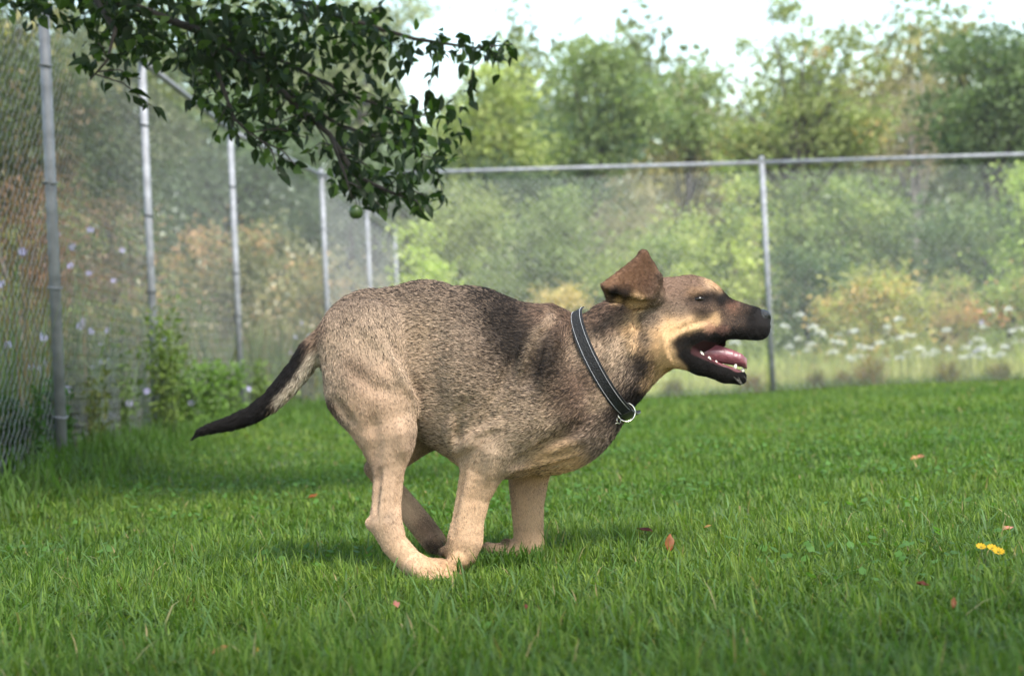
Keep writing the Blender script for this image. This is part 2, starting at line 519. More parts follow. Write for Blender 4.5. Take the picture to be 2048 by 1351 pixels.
def fence(name, label, posts, rail_posts, own_first=True, ties=True, wire=.0032):
    root = empty(name, (posts[0][0], posts[0][1], 0))
    tag(root, label, 'fence')
    for j, (x, y) in enumerate(posts):
        if j == 0 and not own_first: continue
        mb = MB(); post_mesh(mb, x, y, FH_ + .03, .025 if own_first else .029)
        p = mb.build('post', M_GALV); adopt(p, root)
        cap = MB(); cap.tube([(x, y, FH_ + .0), (x, y, FH_ + .035), (x, y, FH_ + .06), (x, y, FH_ + .072)], [.031, .032, .024, .006], 12)
        c = cap.build('post_cap', M_GALV); c.parent = p
        c.matrix_parent_inverse = Matrix.Identity(4)
        for z in ((.42, .98, 1.36, 1.95) if ties else ()):
            zz = z + random.uniform(-.12, .12)
            t = MB(); a0 = random.uniform(0, 6)
            t.tube([(x + .030 * math.cos(a), y + .030 * math.sin(a), zz + .004 * math.sin(a * 2)) for a in np.linspace(a0, a0 + 6.0, 14)], .0042, 5)
            q = t.build('tie', M_DARKTIE if j in (2, 3) else M_GALV); q.parent = p
    for (a, b) in zip(posts[:-1], posts[1:]):
        mb = MB(); mb.tube([(a[0], a[1], FH_), (b[0], b[1], FH_)], .021, 12)
        r = mb.build('top_rail', M_GALV); adopt(r, root)
    off = .036
    pl = []
    for i, p in enumerate(posts):
        a = np.array(posts[max(i - 1, 0)]); b = np.array(posts[min(i + 1, len(posts) - 1)])
        t = (b - a) / np.linalg.norm(b - a)
        pl.append(np.array(p) + np.array([-t[1], t[0]]) * off)
    chain_mesh('wire_netting', pl, FH_ - .01, .052 * 1.414, wire, root)
    return root
fence('chain_link_fence', 'tall grey chain-link fence running back along the left side', POSTS, POSTS)
fence('chain_link_fence', 'grey chain-link fence across the back with one post at right', [POSTS[4]] + RPOSTS, RPOSTS, own_first=False, wire=.0036)

# ------------------------------------------------------------------ meadow beyond the fences
def meadow():
    parts = []
    def strip(n, xlo, xhi, ylo, yhi, h0, h1, w, col, spread, seg=2, f=None):
        x = rng.uniform(xlo, xhi, n); y = rng.uniform(ylo, yhi, n)
        if f is not None:
            k = f(x, y); x, y = x[k], y[k]
        m = len(x)
        c = np.array([col]) * rng.uniform(.65, 1.35, (m, 1)) * (1 + spread * (clumpy(x, y, 2.1)[:, None] - .5))
        parts.append(blades(np.stack([x, y, ground_z(x, y)], 1), rng.uniform(h0, h1, m), w * rng.uniform(.6, 1.4, m), rng.uniform(0, 6.28, m),
                            np.abs(rng.normal(.1, .16, m)), rng.normal(.45, .35, m), c, seg))
    right = lambda x, y: y > 15.95 + .13 * x
    strip(16000, -1.5, 10, 15.8, 19, .12, .42, .011, (0.46, 0.45, 0.19), .4, f=right)
    strip(9000, -1.5, 11, 17, 22, .30, .62, .014, (0.36, 0.40, 0.15), .4, f=right)
    strip(9000, -1.5, 14, 20, 30, .40, .9, .022, (0.28, 0.33, 0.12), .5)
    left = lambda x, y: x < fence_x(y) - .10
    strip(9000, -6, -1.2, 5, 20, .35, 1.0, .012, (0.10, 0.135, 0.045), .6, f=left)
    strip(1500, -6, -1.2, 5, 20, .6, 1.3, .009, (0.20, 0.14, 0.075), .5, f=left)
    strip(3500, -12, -2, 14, 32, .5, 1.3, .025, (0.13, 0.15, 0.06), .5, f=left)
    v, l, t, c = join_blades(parts)
    o = mesh_np('meadow_grass', v, mat=M_GRASS, loops=l, totals=t, cols=c)
    tag(o, 'tall pale wild grass beyond the fences', 'meadow', kind='stuff')
    # rank grass along the foot of both fences, inside the lawn
    parts.clear()
    n = 4200
    y = rng.uniform(4.6, 16, n); x = fence_x(y) + np.abs(rng.normal(0, .22, n)) + .02
    c = np.array([[0.075, 0.135, 0.025]]) * rng.uniform(.6, 1.4, (n, 1))
    parts.append(blades(np.stack([x, y, ground_z(x, y)], 1), rng.uniform(.07, .22, n) * np.exp(-np.abs(x - fence_x(y)) * 1.5), rng.uniform(.006, .012, n), rng.uniform(0, 6.28, n),
                        np.abs(rng.normal(.25, .25, n)), rng.normal(.7, .5, n), c, 3))
    n = 4200
    x = rng.uniform(-1.8, 7, n); y = 15.3 + .13 * (x + 1.85) + np.abs(rng.normal(0, .12, n))
    c = np.array([[0.13, 0.19, 0.04]]) * rng.uniform(.6, 1.4, (n, 1))
    parts.append(blades(np.stack([x, y, ground_z(x, y)], 1), rng.uniform(.05, .16, n), rng.uniform(.008, .014, n), rng.uniform(0, 6.28, n),
                        np.abs(rng.normal(.25, .25, n)), rng.normal(.7, .5, n), c, 2))
    v, l, t, c = join_blades(parts)
    o = mesh_np('rank_grass', v, mat=M_GRASS, loops=l, totals=t, cols=c)
    tag(o, 'uncut fresh green grass along the foot of the fences', 'grass', kind='stuff')
meadow()

# dry tussocks at the foot of the right fence
def tussock(x, y, wpx, hpx, label, colr):
    D = 15.75 + .13 * (W(x, y, 15.7).x - 2.7) + .28
    c = W(x, y, D); s = D / F
    n = 300
    a = rng.uniform(0, 6.28, n); rr = np.abs(rng.normal(0, .5, n)) * wpx * .34 * s
    bx = c.x + rr * np.cos(a); by = D + rr * np.sin(a) * .7
    col = np.where(rng.random((n, 1)) < .35, np.array([[0.22, 0.22, 0.07]]), np.array([colr]) * 1.35) * rng.uniform(.5, 1.5, (n, 1))
    v, l, t, cc = blades(np.stack([bx, by, np.zeros(n)], 1), hpx * s * rng.uniform(.35, 1.35, n) * np.exp(-(rr / (wpx * .4 * s)) ** 2), rng.uniform(.007, .014, n), a + rng.normal(0, .5, n),
                         np.abs(rng.normal(.15, .15, n)), rng.uniform(.5, 1.9, n), col, 3)
    o = mesh_np('grass_tussock', v, mat=M_GRASS, loops=l, totals=t, cols=cc)
    tag(o, label, 'tussock', 'dry grass tussocks along the back fence')
for x, y, w, h, lb, cl in [
        (1745, 790, 110, 75, 'largest rust-brown grass tussock at the foot of the back fence', (0.19, 0.115, 0.04)),
        (1690, 800, 60, 45, 'small brown tussock touching the largest rust-brown tussock', (0.15, 0.10, 0.035)),
        (1632, 795, 60, 50, 'dark brown tussock first to the right of the fence post', (0.12, 0.085, 0.03)),
        (1505, 795, 70, 48, 'brown tussock just left of the fence post below the dog chin', (0.17, 0.10, 0.035)),
        (1345, 795, 90, 45, 'olive-brown tussock under the dog throat by the back fence', (0.12, 0.095, 0.03)),
        (1895, 778, 100, 55, 'olive-brown tussock second from the right edge', (0.16, 0.12, 0.035)),
        (2000, 775, 90, 50, 'olive-brown tussock nearest the right edge of the lawn', (0.15, 0.12, 0.035))]:
    tussock(x, y, w, h, lb, cl)

# ------------------------------------------------------------------ trees and shrubs beyond the fences
G1 = (0.147, 0.202, 0.070); G2 = (0.109, 0.163, 0.070); GY_ = (0.248, 0.295, 0.085); GB = (0.093, 0.147, 0.093); OR = (0.465, 0.310, 0.109); PK = (0.419, 0.264, 0.171); DKG = (0.050, 0.096, 0.040)
GG = 'trees beyond the fences'
plant('tree', 'tall rounded pale green tree behind the back fence, left of centre sky', 'tree', 34, [(1190, 190, 90, 90), (1160, 290, 80, 70), (1270, 240, 60, 70), (1230, 160, 40, 50)], 9000, .13, G1, .30, 70, GG, base_px=1190, trunk_r=.16, col2=GB)
plant('tree', 'slim light green tree behind the tip of the apple branch', 'tree', 32, [(985, 190, 60, 60), (960, 260, 90, 60), (1000, 310, 60, 40)], 6000, .12, GY_, .26, 60, GG, base_px=985, trunk_r=.12, col2=G1)
plant('tree', 'dark teal tree just above the rail in the middle', 'tree', 38, [(1130, 280, 90, 60), (1060, 310, 70, 40), (1200, 300, 60, 40)], 5000, .14, GB, .32, 50, GG, base_px=1130, trunk_r=.15)
plant('tree', 'airy tree with thin high branches above the right fence post', 'tree', 27, [(1560, 60, 90, 70, 1.4), (1640, 120, 90, 70, 1.4), (1500, 150, 60, 60, .7), (1730, 110, 40, 60, .5), (1640, 230, 130, 70, 3.2), (1560, 290, 120, 60, 3), (1720, 270, 80, 60, 2.2), (1470, 280, 60, 40, 1)], 7600, .095, (0.186, 0.225, 0.078), .16, 95, GG, base_px=1620, trunk_r=.11, col2=OR, f2=.10, limbs=34, hollow=.3)
plant('tree', 'dense dark green tree at the right edge above the rail', 'tree', 30, [(1965, 150, 110, 85), (1930, 230, 90, 80), (2060, 190, 90, 110), (2000, 290, 130, 60)], 11000, .12, G2, .24, 80, GG, base_px=1990, trunk_r=.16, col2=DKG, f2=.3)
plant('tree', 'bare greyish-brown tree between the airy tree and the dense dark tree', 'tree', 36, [(1840, 220, 45, 90), (1830, 290, 50, 60)], 3400, .11, (0.310, 0.248, 0.202), .25, 60, GG, base_px=1840, trunk_r=.14, bark=M_GREYBARK, limbs=40, aspect=.25)
plant('tree', 'small rounded tree low above the rail between two taller trees', 'tree', 36, [(1390, 180, 50, 35), (1350, 240, 60, 50), (1420, 270, 60, 45)], 4200, .12, G1, .25, 45, GG, base_px=1380, trunk_r=.10, col2=(0.310, 0.264, 0.202))
plant('tree', 'distant hazy tree showing through the hole in the apple leaves', 'tree', 45, [(700, 130, 90, 110), (760, 60, 80, 70), (640, 200, 80, 100), (860, 40, 60, 60, 2000)], 6000, .17, (0.202, 0.232, 0.139), .42, 60, GG, base_px=700, trunk_r=.2)
plant('tree', 'dark tree behind the left fence at the picture edge', 'tree', 19, [(40, 130, 130, 130), (-60, 260, 160, 160), (60, 300, 120, 100)], 9500, .095, (0.085, 0.116, 0.054), .20, 80, GG, base_px=-40, trunk_r=.15, col2=(0.310, 0.279, 0.139))
plant('tree', 'grey-green tree behind the second post of the left fence', 'tree', 26, [(200, 140, 110, 120), (280, 260, 120, 110), (180, 320, 100, 90)], 8500, .115, (0.132, 0.155, 0.085), .26, 80, GG, base_px=220, trunk_r=.15)
plant('tree', 'hazy blue-green tree behind the third post of the left fence', 'tree', 38, [(440, 300, 130, 110), (560, 320, 110, 90), (370, 400, 110, 70), (520, 420, 120, 60)], 8000, .15, (0.116, 0.163, 0.109), .36, 70, GG, base_px=470, trunk_r=.18)
plant('tree', 'dim tree low behind the corner post of the fences', 'tree', 42, [(700, 400, 90, 80), (770, 360, 80, 70), (830, 330, 70, 60)], 5000, .16, (0.124, 0.171, 0.109), .4, 50, GG, base_px=730, trunk_r=.16)

def far_wood():
    n = 160000
    x = rng.uniform(-26, 30, n); y = rng.uniform(46, 56, n)
    top = 10.4 + 1.0 * np.sin(x * .55) + .9 * np.sin(x * 1.35 + 1) + .6 * np.sin(x * 3.1) + np.where(x < -4, 3.5, 0)
    z = rng.random(n) ** .8 * top * rng.uniform(.75, 1.05, n)
    k = clumpy(x, z * 1.6 + y * .3, 1.1) * .5 + clumpy(x + 4, z * 2 + y, 2.7) * .5
    c = np.array([[0.165, 0.195, 0.080]]) * (.22 + 1.4 * k[:, None]) * rng.uniform(.75, 1.25, (n, 1))
    tan_ = (clumpy(x + 9, z * .7, .45) > .80)[:, None]
    c = np.where(tan_, c * np.array([[1.7, 1.25, 1.3]]), c)
    V, Fc, C = leaf_cloud(np.stack([x, y, z], 1), rng.uniform(.16, .42, n), c, .2, .6)
    o = mesh_np('far_wood', V, Fc, M_LEAF, cols=C)
    tag(o, 'distant unbroken wall of scrub and wood behind the meadow', 'wood', kind='stuff')
far_wood()

GS = 'shrubs beyond the fences'
def shrub(label, D, blobs, n, leaf, col, clump, ncl, **kw):
    return plant('shrub', label, 'shrub', D, blobs, n, leaf, col, clump, ncl, GS, trunk_r=.035, limbs=14, stem_name='stems', crown_name='foliage', **kw)
shrub('tall pale green shrub behind the rail left of the dog withers', 23, [(930, 430, 90, 70), (880, 470, 70, 60), (960, 500, 90, 70)], 6000, .085, (0.202, 0.240, 0.093), .17, 60, col2=GY_)
shrub('grey-green rounded shrub right above the dog back', 21, [(1080, 500, 110, 80), (1040, 560, 90, 60), (1130, 450, 70, 60)], 6500, .075, (0.163, 0.209, 0.085), .15, 60)
shrub('dark shrub in the middle just below the rail', 28, [(1060, 400, 100, 50), (1150, 380, 80, 50), (980, 380, 60, 40)], 5000, .10, (0.078, 0.116, 0.078), .22, 40)
shrub('grey twiggy shrub below the rail behind the dog ear', 26, [(1250, 400, 70, 70), (1290, 460, 60, 50), (1230, 470, 50, 50)], 3600, .08, (0.264, 0.232, 0.178), .2, 50, bark=M_GREYBARK, aspect=.3)
shrub('leafy green shrub behind the dog head', 21, [(1290, 540, 110, 70), (1350, 490, 80, 60), (1210, 560, 70, 50)], 6000, .075, (0.178, 0.232, 0.078), .15, 60, col2=GY_, f2=.3)
shrub('bright yellow-green shrub left of the right fence post', 19.5, [(1440, 440, 80, 90), (1470, 520, 70, 70), (1410, 540, 70, 60), (1470, 360, 60, 40)], 6500, .07, (0.295, 0.341, 0.085), .14, 60, col2=G1, f2=.35)
shrub('broad green shrub under the rail right of the fence post', 23, [(1640, 400, 110, 60), (1740, 390, 110, 50), (1600, 470, 70, 60), (1700, 460, 100, 60)], 8000, .08, (0.163, 0.225, 0.078), .17, 70, col2=GY_, f2=.2)
shrub('dark green bush touching the right side of the fence post', 19, [(1605, 560, 60, 60), (1590, 610, 50, 50), (1650, 540, 50, 50)], 4500, .07, DKG, .13, 45, col2=G1, f2=.2)
shrub('large dark bush under the rail near the right edge', 23, [(1880, 470, 120, 90), (1980, 480, 110, 90), (1800, 500, 80, 70), (1930, 560, 110, 50)], 10000, .08, (0.070, 0.116, 0.054), .18, 80, col2=G1, f2=.2)
shrub('lime green shrub cut by the right edge under the rail', 20, [(2060, 400, 60, 70), (2050, 500, 50, 60)], 3500, .075, (0.248, 0.326, 0.062), .14, 40)
shrub('golden green bush with orange top right of the dog nose', 18, [(1740, 590, 90, 50), (1690, 630, 70, 40), (1790, 620, 60, 50)], 5500, .06, (0.295, 0.310, 0.085), .11, 60, col2=OR, f2=.3)
shrub('pinkish tan bush between the golden bush and the right edge', 18.5, [(1890, 590, 60, 50), (1860, 640, 60, 45), (1920, 640, 50, 40)], 4200, .055, (0.403, 0.295, 0.171), .11, 50, col2=GY_, f2=.4, aspect=.35)
shrub('low green and russet bush at the right edge above the flowers', 18, [(1990, 610, 60, 30), (2050, 600, 50, 40)], 3200, .06, (0.217, 0.264, 0.070), .11, 40, col2=(0.496, 0.232, 0.109), f2=.25)
shrub('small golden bush just above the dog shoulders', 18.5, [(1130, 590, 50, 35), (1105, 610, 40, 25)], 2200, .055, (0.403, 0.310, 0.124), .10, 30)
shrub('bright leafy sapling right of the corner behind the fence', 19, [(830, 480, 30, 50), (850, 540, 40, 40), (830, 580, 40, 30)], 2600, .065, (0.295, 0.372, 0.078), .10, 30)
shrub('dark leafy thicket high behind the first bay of the left fence', 15, [(60, 260, 150, 90), (200, 330, 120, 90), (-60, 380, 150, 110), (130, 180, 110, 80)], 9000, .075, (0.070, 0.095, 0.045), .17, 90, col2=(0.16, 0.12, 0.08), f2=.25)
shrub('green undergrowth low behind the left fence', 12.5, [(60, 640, 120, 60), (200, 660, 110, 60), (330, 640, 90, 60), (-60, 620, 120, 80)], 6500, .05, (0.12, 0.16, 0.05), .12, 80, col2=(0.24, 0.20, 0.09), f2=.3)
shrub('brownish brush behind the first left fence post', 11.5, [(60, 440, 110, 90), (-40, 520, 110, 100), (110, 520, 80, 80)], 6500, .045, (0.19, 0.105, 0.075), .11, 80, aspect=.32, col2=(0.171, 0.202, 0.078), f2=.35, bark=M_GREYBARK)
shrub('tan brush between the first and second left fence posts', 13, [(220, 470, 90, 90), (260, 560, 80, 70), (180, 580, 80, 60)], 6000, .05, (0.20, 0.135, 0.10), .12, 80, aspect=.32, col2=(0.202, 0.248, 0.093), f2=.35, bark=M_GREYBARK)
shrub('yellowish shrub behind the third left fence post', 19, [(420, 520, 80, 60), (520, 510, 60, 60), (470, 580, 100, 50), (390, 600, 80, 50)], 5200, .07, (0.20, 0.20, 0.11), .15, 60, col2=PK, f2=.3)
shrub('pale straw shrub behind the corner post of the fences', 21, [(600, 560, 70, 60), (680, 580, 60, 50), (730, 600, 60, 40)], 4000, .07, (0.25, 0.24, 0.14), .16, 50, col2=(0.465, 0.295, 0.171), f2=.25)

# ------------------------------------------------------------------ weeds along the left fence
M_PETAL = mat_leaf('petal', .35, .6, .2, tgain=(1, 1, 1))
def weed(x, y, D, h, nl, leaf, col, label, flowers=0, fcol=(0.55, 0.50, 0.80), name='weed_plant', fsize=.022, group='weeds growing along the left fence'):
    g = W(x, y, D); gz = float(ground_z(g.x, D))
    root = empty(name, (g.x, D, gz)); tag(root, label, 'weed', group)
    st = MB(); tips = []; P = []
    ns = max(3, int(nl / 26))
    for i in range(ns):
        a = random.uniform(0, 6.28); r = random.uniform(.02, .16) * h * 1.3
        hh = h * random.uniform(.55, 1.1)
        b = Vector((g.x + random.uniform(-.05, .05), D + random.uniform(-.05, .05), gz - .01))
        e = b + Vector((r * math.cos(a), r * math.sin(a), hh)); m = b.lerp(e, .55) + Vector((-r * .2 * math.cos(a), -r * .2 * math.sin(a), 0))
        st.tube([b, m, e], [.0045, .0035, .0016], 5)
        tips.append((b, m, e))
    o = st.build('stems', M_STEM); adopt(o, root)
    for k in range(nl):
        b, m, e = random.choice(tips); t = random.random() ** .7
        p = b.lerp(m, t * 2) if t < .5 else m.lerp(e, t * 2 - 1)
        P.append(tuple(p + Vector((random.gauss(0, leaf * .6), random.gauss(0, leaf * .6), random.gauss(0, leaf * .3)))))
    P = np.array(P); P[:, 2] = np.maximum(P[:, 2], gz + .02)
    c = np.array([col]) * rng.uniform(.6, 1.4, (nl, 1))
    V, Fc, C = leaf_cloud(P, leaf * rng.uniform(.6, 1.4, nl), c, .1, .42)
    o = mesh_np('foliage', V, Fc, M_LEAF, cols=C); adopt(o, root)
    for k in range(flowers):
        b, m, e = random.choice(tips); t = random.uniform(.35, 1)
        p = b.lerp(e, t) + Vector((random.gauss(0, .04), random.gauss(-.03, .03), random.gauss(0, .02)))
        vs, fs, cs = [], [], []
        nrm = Vector((random.gauss(0, .5), -1, random.gauss(.4, .4))).normalized(); u = nrm.orthogonal().normalized(); w = nrm.cross(u)
        for j in range(9):
            t0 = 6.283 * j / 9; i0 = len(vs)
            for tt, rr, up in ((t0, .1, 0), (t0 - .26, .75, .12), (t0, 1.0, .18), (t0 + .26, .75, .12)):
                vs.append(tuple(p + (u * math.cos(tt) + w * math.sin(tt)) * rr * fsize + nrm * up * fsize))
            fs.append((i0, i0 + 1, i0 + 2, i0 + 3))
        cc = np.array([fcol] * len(vs)) * random.uniform(.85, 1.15)
        f = mesh_np('flower', np.array(vs), np.array(fs), M_PETAL, cols=cc); adopt(f, root)
WL = [
    (40, 860, 6.3, .33, 240, .045, (0.045, 0.10, 0.02), 'bushy dark green weed at the left picture edge', 0),
    (110, 850, 6.9, .33, 240, .045, (0.055, 0.12, 0.022), 'dark green weed in front of the first fence post', 0),
    (175, 850, 7.4, .42, 220, .045, (0.12, 0.13, 0.04), 'yellowing weed right of the first fence post', 1),
    (235, 850, 8.3, .55, 230, .045, (0.10, 0.15, 0.035), 'leafy weed with a lilac flower halfway between the first two posts', 2),
    (330, 860, 8.9, .75, 260, .05, (0.13, 0.18, 0.035), 'tall yellow-green weed leaning by the second fence post', 2),
    (370, 850, 9.6, .45, 240, .05, (0.10, 0.17, 0.03), 'fresh green weed right of the second fence post', 1),
    (420, 840, 10.4, .42, 240, .05, (0.11, 0.19, 0.032), 'light green weed between the second and third posts', 0),
    (460, 830, 11.4, .40, 220, .05, (0.12, 0.20, 0.035), 'light green weed at the foot of the third post', 1),
    (520, 825, 12.6, .40, 200, .05, (0.14, 0.20, 0.045), 'pale green weed above the dog tail', 0),
    (570, 815, 13.8, .42, 200, .05, (0.16, 0.20, 0.05), 'pale weed above the bend of the dog tail', 1),
    (620, 810, 14.7, .38, 180, .05, (0.18, 0.17, 0.07), 'straw-green weed by the corner post behind the dog rump', 0),
]
for x, y, D, h, nl, lf, cl, lb, fl in WL:
    weed(x, y, D, h * 1.1, nl * 2, lf * 1.1, cl, lb, fl)
CH = [(20, 640, 8.2, 1.15), (75, 620, 9.6, 1.2), (130, 640, 9.0, 1.35), (195, 650, 10.5, 1.3), (240, 640, 11.5, 1.5), (560, 660, 16.5, .95), (640, 660, 17.5, 1.0), (1945, 700, 17.4, .75)]
CN = ['chicory with lilac flowers behind the fence at the left edge', 'chicory with lilac flowers behind the fence left of the first post', 'chicory with lilac flowers seen right behind the first post',
      'chicory with lilac flowers in the first bay of the left fence', 'tallest chicory behind the fence just left of the second post', 'small chicory behind the fence above the dog tail', 'small chicory behind the fence at the dog rump',
      'lilac-flowered weed among white flowers near the right edge']
for (x, y, D, h), lb in zip(CH, CN):
    weed(x, y, D, h, 70, .04, (0.10, 0.13, 0.045), lb, 7, name='chicory_plant', fsize=.024, group='chicory beyond the fences')

# white lace flowers in the meadow behind the right fence
def lace_flower(p, gz, r, h, x):
    root = empty('lace_flower', (p.x, p.y, gz))
    where = ('close right of the back fence post' if x < 1640 else 'below the golden bush' if x < 1760 else 'between the golden and the pinkish bush' if x < 1870 else
             'below the pinkish tan bush' if x < 1960 else 'at the right picture edge')
    lb = (('tall' if h > .62 else 'low') + ' white lace flower ' + where if x > 1545 else 'white lace flower behind the dog head and throat' if x > 1320 else
          'white lace flower showing just above the dog back' if x > 900 else 'white lace flower seen through the left fence at the dog rump')
    tag(root, lb, 'flower', 'white lace flowers in the meadow')
    st = MB(); st.tube([(p.x, p.y, gz), (p.x + .02, p.y, gz + h * .6), (p.x, p.y, gz + h)], [.004, .003, .002], 5)
    n = 26
    for k in range(6):
        a = 1.047 * k; st.tube([(p.x, p.y, gz + h - .03), (p.x + r * .6 * math.cos(a), p.y + r * .6 * math.sin(a), gz + h)], .0014, 4)
    o = st.build('stem', M_STEM); adopt(o, root)
    a = rng.uniform(0, 6.28, n); rr = np.sqrt(rng.random(n)) * r
    P = np.stack([p.x + rr * np.cos(a), p.y + rr * np.sin(a), gz + h + .012 - .03 * (rr / r) ** 2 + rng.normal(0, .006, n)], 1)
    V, Fc, C = leaf_cloud(P, rng.uniform(.025, .045, n), np.ones((n, 3)) * np.array([.74, .74, .64]) * rng.uniform(.85, 1.1, (n, 1)), 0, .9, up=3)
    o = mesh_np('umbel', V, Fc, M_PETAL, cols=C); adopt(o, root); o['kind'] = 'stuff'
for k in range(118):
    D = 16.5 + 4.0 * random.random() ** 1.4
    x = random.uniform(1545, 2060) if k < 104 else random.choice([random.uniform(980, 1050), random.uniform(1330, 1530), random.uniform(560, 760)])
    y = random.gauss(690, 24) if k < 104 else random.uniform(580, 690)
    if x < 760: D = random.uniform(19, 24)
    p = W(x, y, D); gz = float(ground_z(p.x, D))
    h = max(.3, p.z - gz)
    lace_flower(p, gz, random.uniform(.038, .070), h, x)

# ------------------------------------------------------------------ apple tree overhead at left
def leaf_mesh(name, L, wd, fold, bend, col):
    t = np.linspace(0, 1, 6); prof = np.array([.0, .62, 1.0, .88, .5, .0]) * wd / 2
    V = []; 
    for i, (a, p) in enumerate(zip(t, prof)):
        z = -bend * a * a * L
        y = a * L
        if i in (0, 5): V.append((0, y, z))
        else: V += [(-p, y, z + fold * p), (0, y, z), (p, y, z + fold * p)]
    Fc = [(0, 2, 1), (0, 3, 2)]
    for i in range(3):
        b = 1 + i * 3
        Fc += [(b, b + 1, b + 4, b + 3), (b + 1, b + 2, b + 5, b + 4)]
    e = len(V) - 1
    Fc += [(e - 3, e - 2, e), (e - 2, e - 1, e)]
    me = bpy.data.meshes.new(name)
    me.from_pydata(V, [], Fc)
    at = me.attributes.new('col', 'FLOAT_COLOR', 'POINT')
    c4 = np.ones((len(V), 4), np.float32); c4[:, :3] = col
    at.data.foreach_set('color', c4.ravel())
    me.polygons.foreach_set('use_smooth', np.ones(len(me.polygons), bool))
    me.materials.append(M_APPLE_LEAF)
    return me

def apple_tree():
    DA = 5.2
    bx, by = -2.0, 4.7
    tx = -2.3
    root = empty('apple_tree', (tx, by, 0))
    tag(root, 'apple tree reaching in from the upper left with dark leafy branches', 'tree')
    tr = MB()
    fork = Vector((tx + .06, by + .05, 2.35))
    tr.tube([(tx, by, -.1), (tx, by, .15), (tx - .02, by, 1.1), fork, (bx + .02, by + .1, 3.0), (bx - .05, by, 3.8)], [.17, .125, .11, .11, .075, .03], 12)
    limbs = [
        [fork, Vector((-1.84, 4.8, 2.64)), W(-60, -120, 4.9), W(180, -20, 5.05), W(420, 70, 5.2), W(560, 180, 5.25), W(660, 270, 5.2), W(710, 350, 5.15), W(775, 382, 5.1), W(835, 402, 5.1)],
        [Vector((tx + .08, by + .08, 2.45)), Vector((-1.75, 4.95, 2.70)), W(120, -190, 5.3), W(480, -40, 5.5), W(700, 40, 5.55), W(830, 78, 5.5), W(950, 96, 5.5), W(1025, 88, 5.5)],
        [W(420, 70, 5.2), W(560, 120, 5.35), W(700, 190, 5.4), W(800, 225, 5.4), W(870, 235, 5.4)],
        [W(180, -20, 5.05), W(230, 60, 4.95), W(215, 120, 4.9), W(180, 160, 4.9)],
        [W(420, 70, 5.2), W(440, 160, 5.1), W(470, 240, 5.05), W(545, 300, 5.0)],
        [W(560, 180, 5.25), W(680, 250, 5.35), W(785, 285, 5.4), W(875, 320, 5.45)],
        [W(660, 270, 5.2), W(690, 350, 5.1), W(705, 400, 5.05)],
        [Vector((bx + .0, by + .1, 2.85)), Vector((bx + .8, by + .4, 2.75)), Vector((bx + 1.7, by + .3, 2.6)), Vector((bx + 2.8, by + .1, 2.55))],
        [Vector((bx + .0, by + .1, 2.95)), Vector((bx + .5, by - .6, 3.1)), Vector((bx + .9, by - 1.3, 3.2)), Vector((bx + 1.2, by - 2.4, 3.2))], [Vector((bx + .0, by + .1, 2.9)), Vector((bx + .4, by + 1.2, 3.0)), Vector((bx + .3, by + 2.6, 3.2))],
    ]
    radii = [.022, .018, .010, .012, .012, .010, .008, .04, .04, .04]
    t = tr.build('trunk', M_BARK); adopt(t, root)
    spots = []
    for li, (l, r) in enumerate(zip(limbs, radii)):
        mb = MB(); n = len(l)
        mb.tube(l, [r * (1 - .82 * i / (n - 1)) for i in range(n)], 7)
        # twigs
        if li < 7:
            for a, b in zip(l[:-1], l[1:]):
                ln_ = (b - a).length
                for k in range(max(2, int(ln_ / .045))):
                    s = a.lerp(b, random.random())
                    d = Vector((random.gauss(.3, .8), random.gauss(0, .8), random.gauss(-.35, .7))).normalized()
                    L = random.uniform(.06, .20)
                    e = s + d * L + Vector((0, 0, -.25 * L))
                    mb.tube([s, s + d * L * .5, e], [.0032, .0024, .0012], 4)
                    for q in range(int(L / .022) + 1):
                        f = random.uniform(.15, 1.05)
                        spots.append((s.lerp(e, f), d))
        br = mb.build('branch', M_BARK); adopt(br, root)
    meshes = []
    for k in range(8):
        g = random.uniform(.75, 1.25)
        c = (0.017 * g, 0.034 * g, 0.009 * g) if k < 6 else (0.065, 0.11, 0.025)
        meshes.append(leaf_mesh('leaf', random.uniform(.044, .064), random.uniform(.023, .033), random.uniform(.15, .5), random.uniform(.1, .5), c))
    def orient(d):
        y = (d * .55 + Vector((random.gauss(0, .65), random.gauss(0, .65), -.45 + random.gauss(0, .5)))).normalized()
        x = y.cross(Vector((random.gauss(0, .6), random.gauss(0, .6), 1))).normalized()
        return Matrix((x, y, x.cross(y))).transposed()
    # extra dense spots in the dark mass at the top
    for (x, y, rx, ry, n) in [(150, 15, 140, 40, 190), (330, 50, 170, 80, 420), (470, 130, 110, 110, 330), (610, 50, 170, 55, 220), (560, 210, 90, 75, 120), (720, 110, 110, 60, 110), (860, 85, 90, 26, 46), (770, 250, 100, 75, 120), (700, 340, 50, 50, 40), (870, 250, 70, 70, 50), (780, 370, 60, 35, 50), (825, 398, 40, 16, 18), (990, 105, 40, 22, 22), (1012, 96, 14, 16, 10), (885, 320, 40, 25, 16), (190, 120, 45, 45, 30)]:
        for k in range(n):
            a = random.uniform(0, 6.28); r = math.sqrt(random.random())
            spots.append((W(x + rx * r * math.cos(a), y + ry * r * math.sin(a), 5.2 + random.uniform(-.28, .4)), Vector((random.gauss(0, 1), random.gauss(0, 1), random.gauss(-.3, 1))).normalized()))
    px = to_px(np.array([tuple(s[0]) for s in spots]))
    order = sorted(range(len(spots)), key=lambda i: (not (0 < px[i][0] < 2048 and 0 < px[i][1] < 1351), spots[i][0].y))
    inv = Matrix.Translation(-root.location)
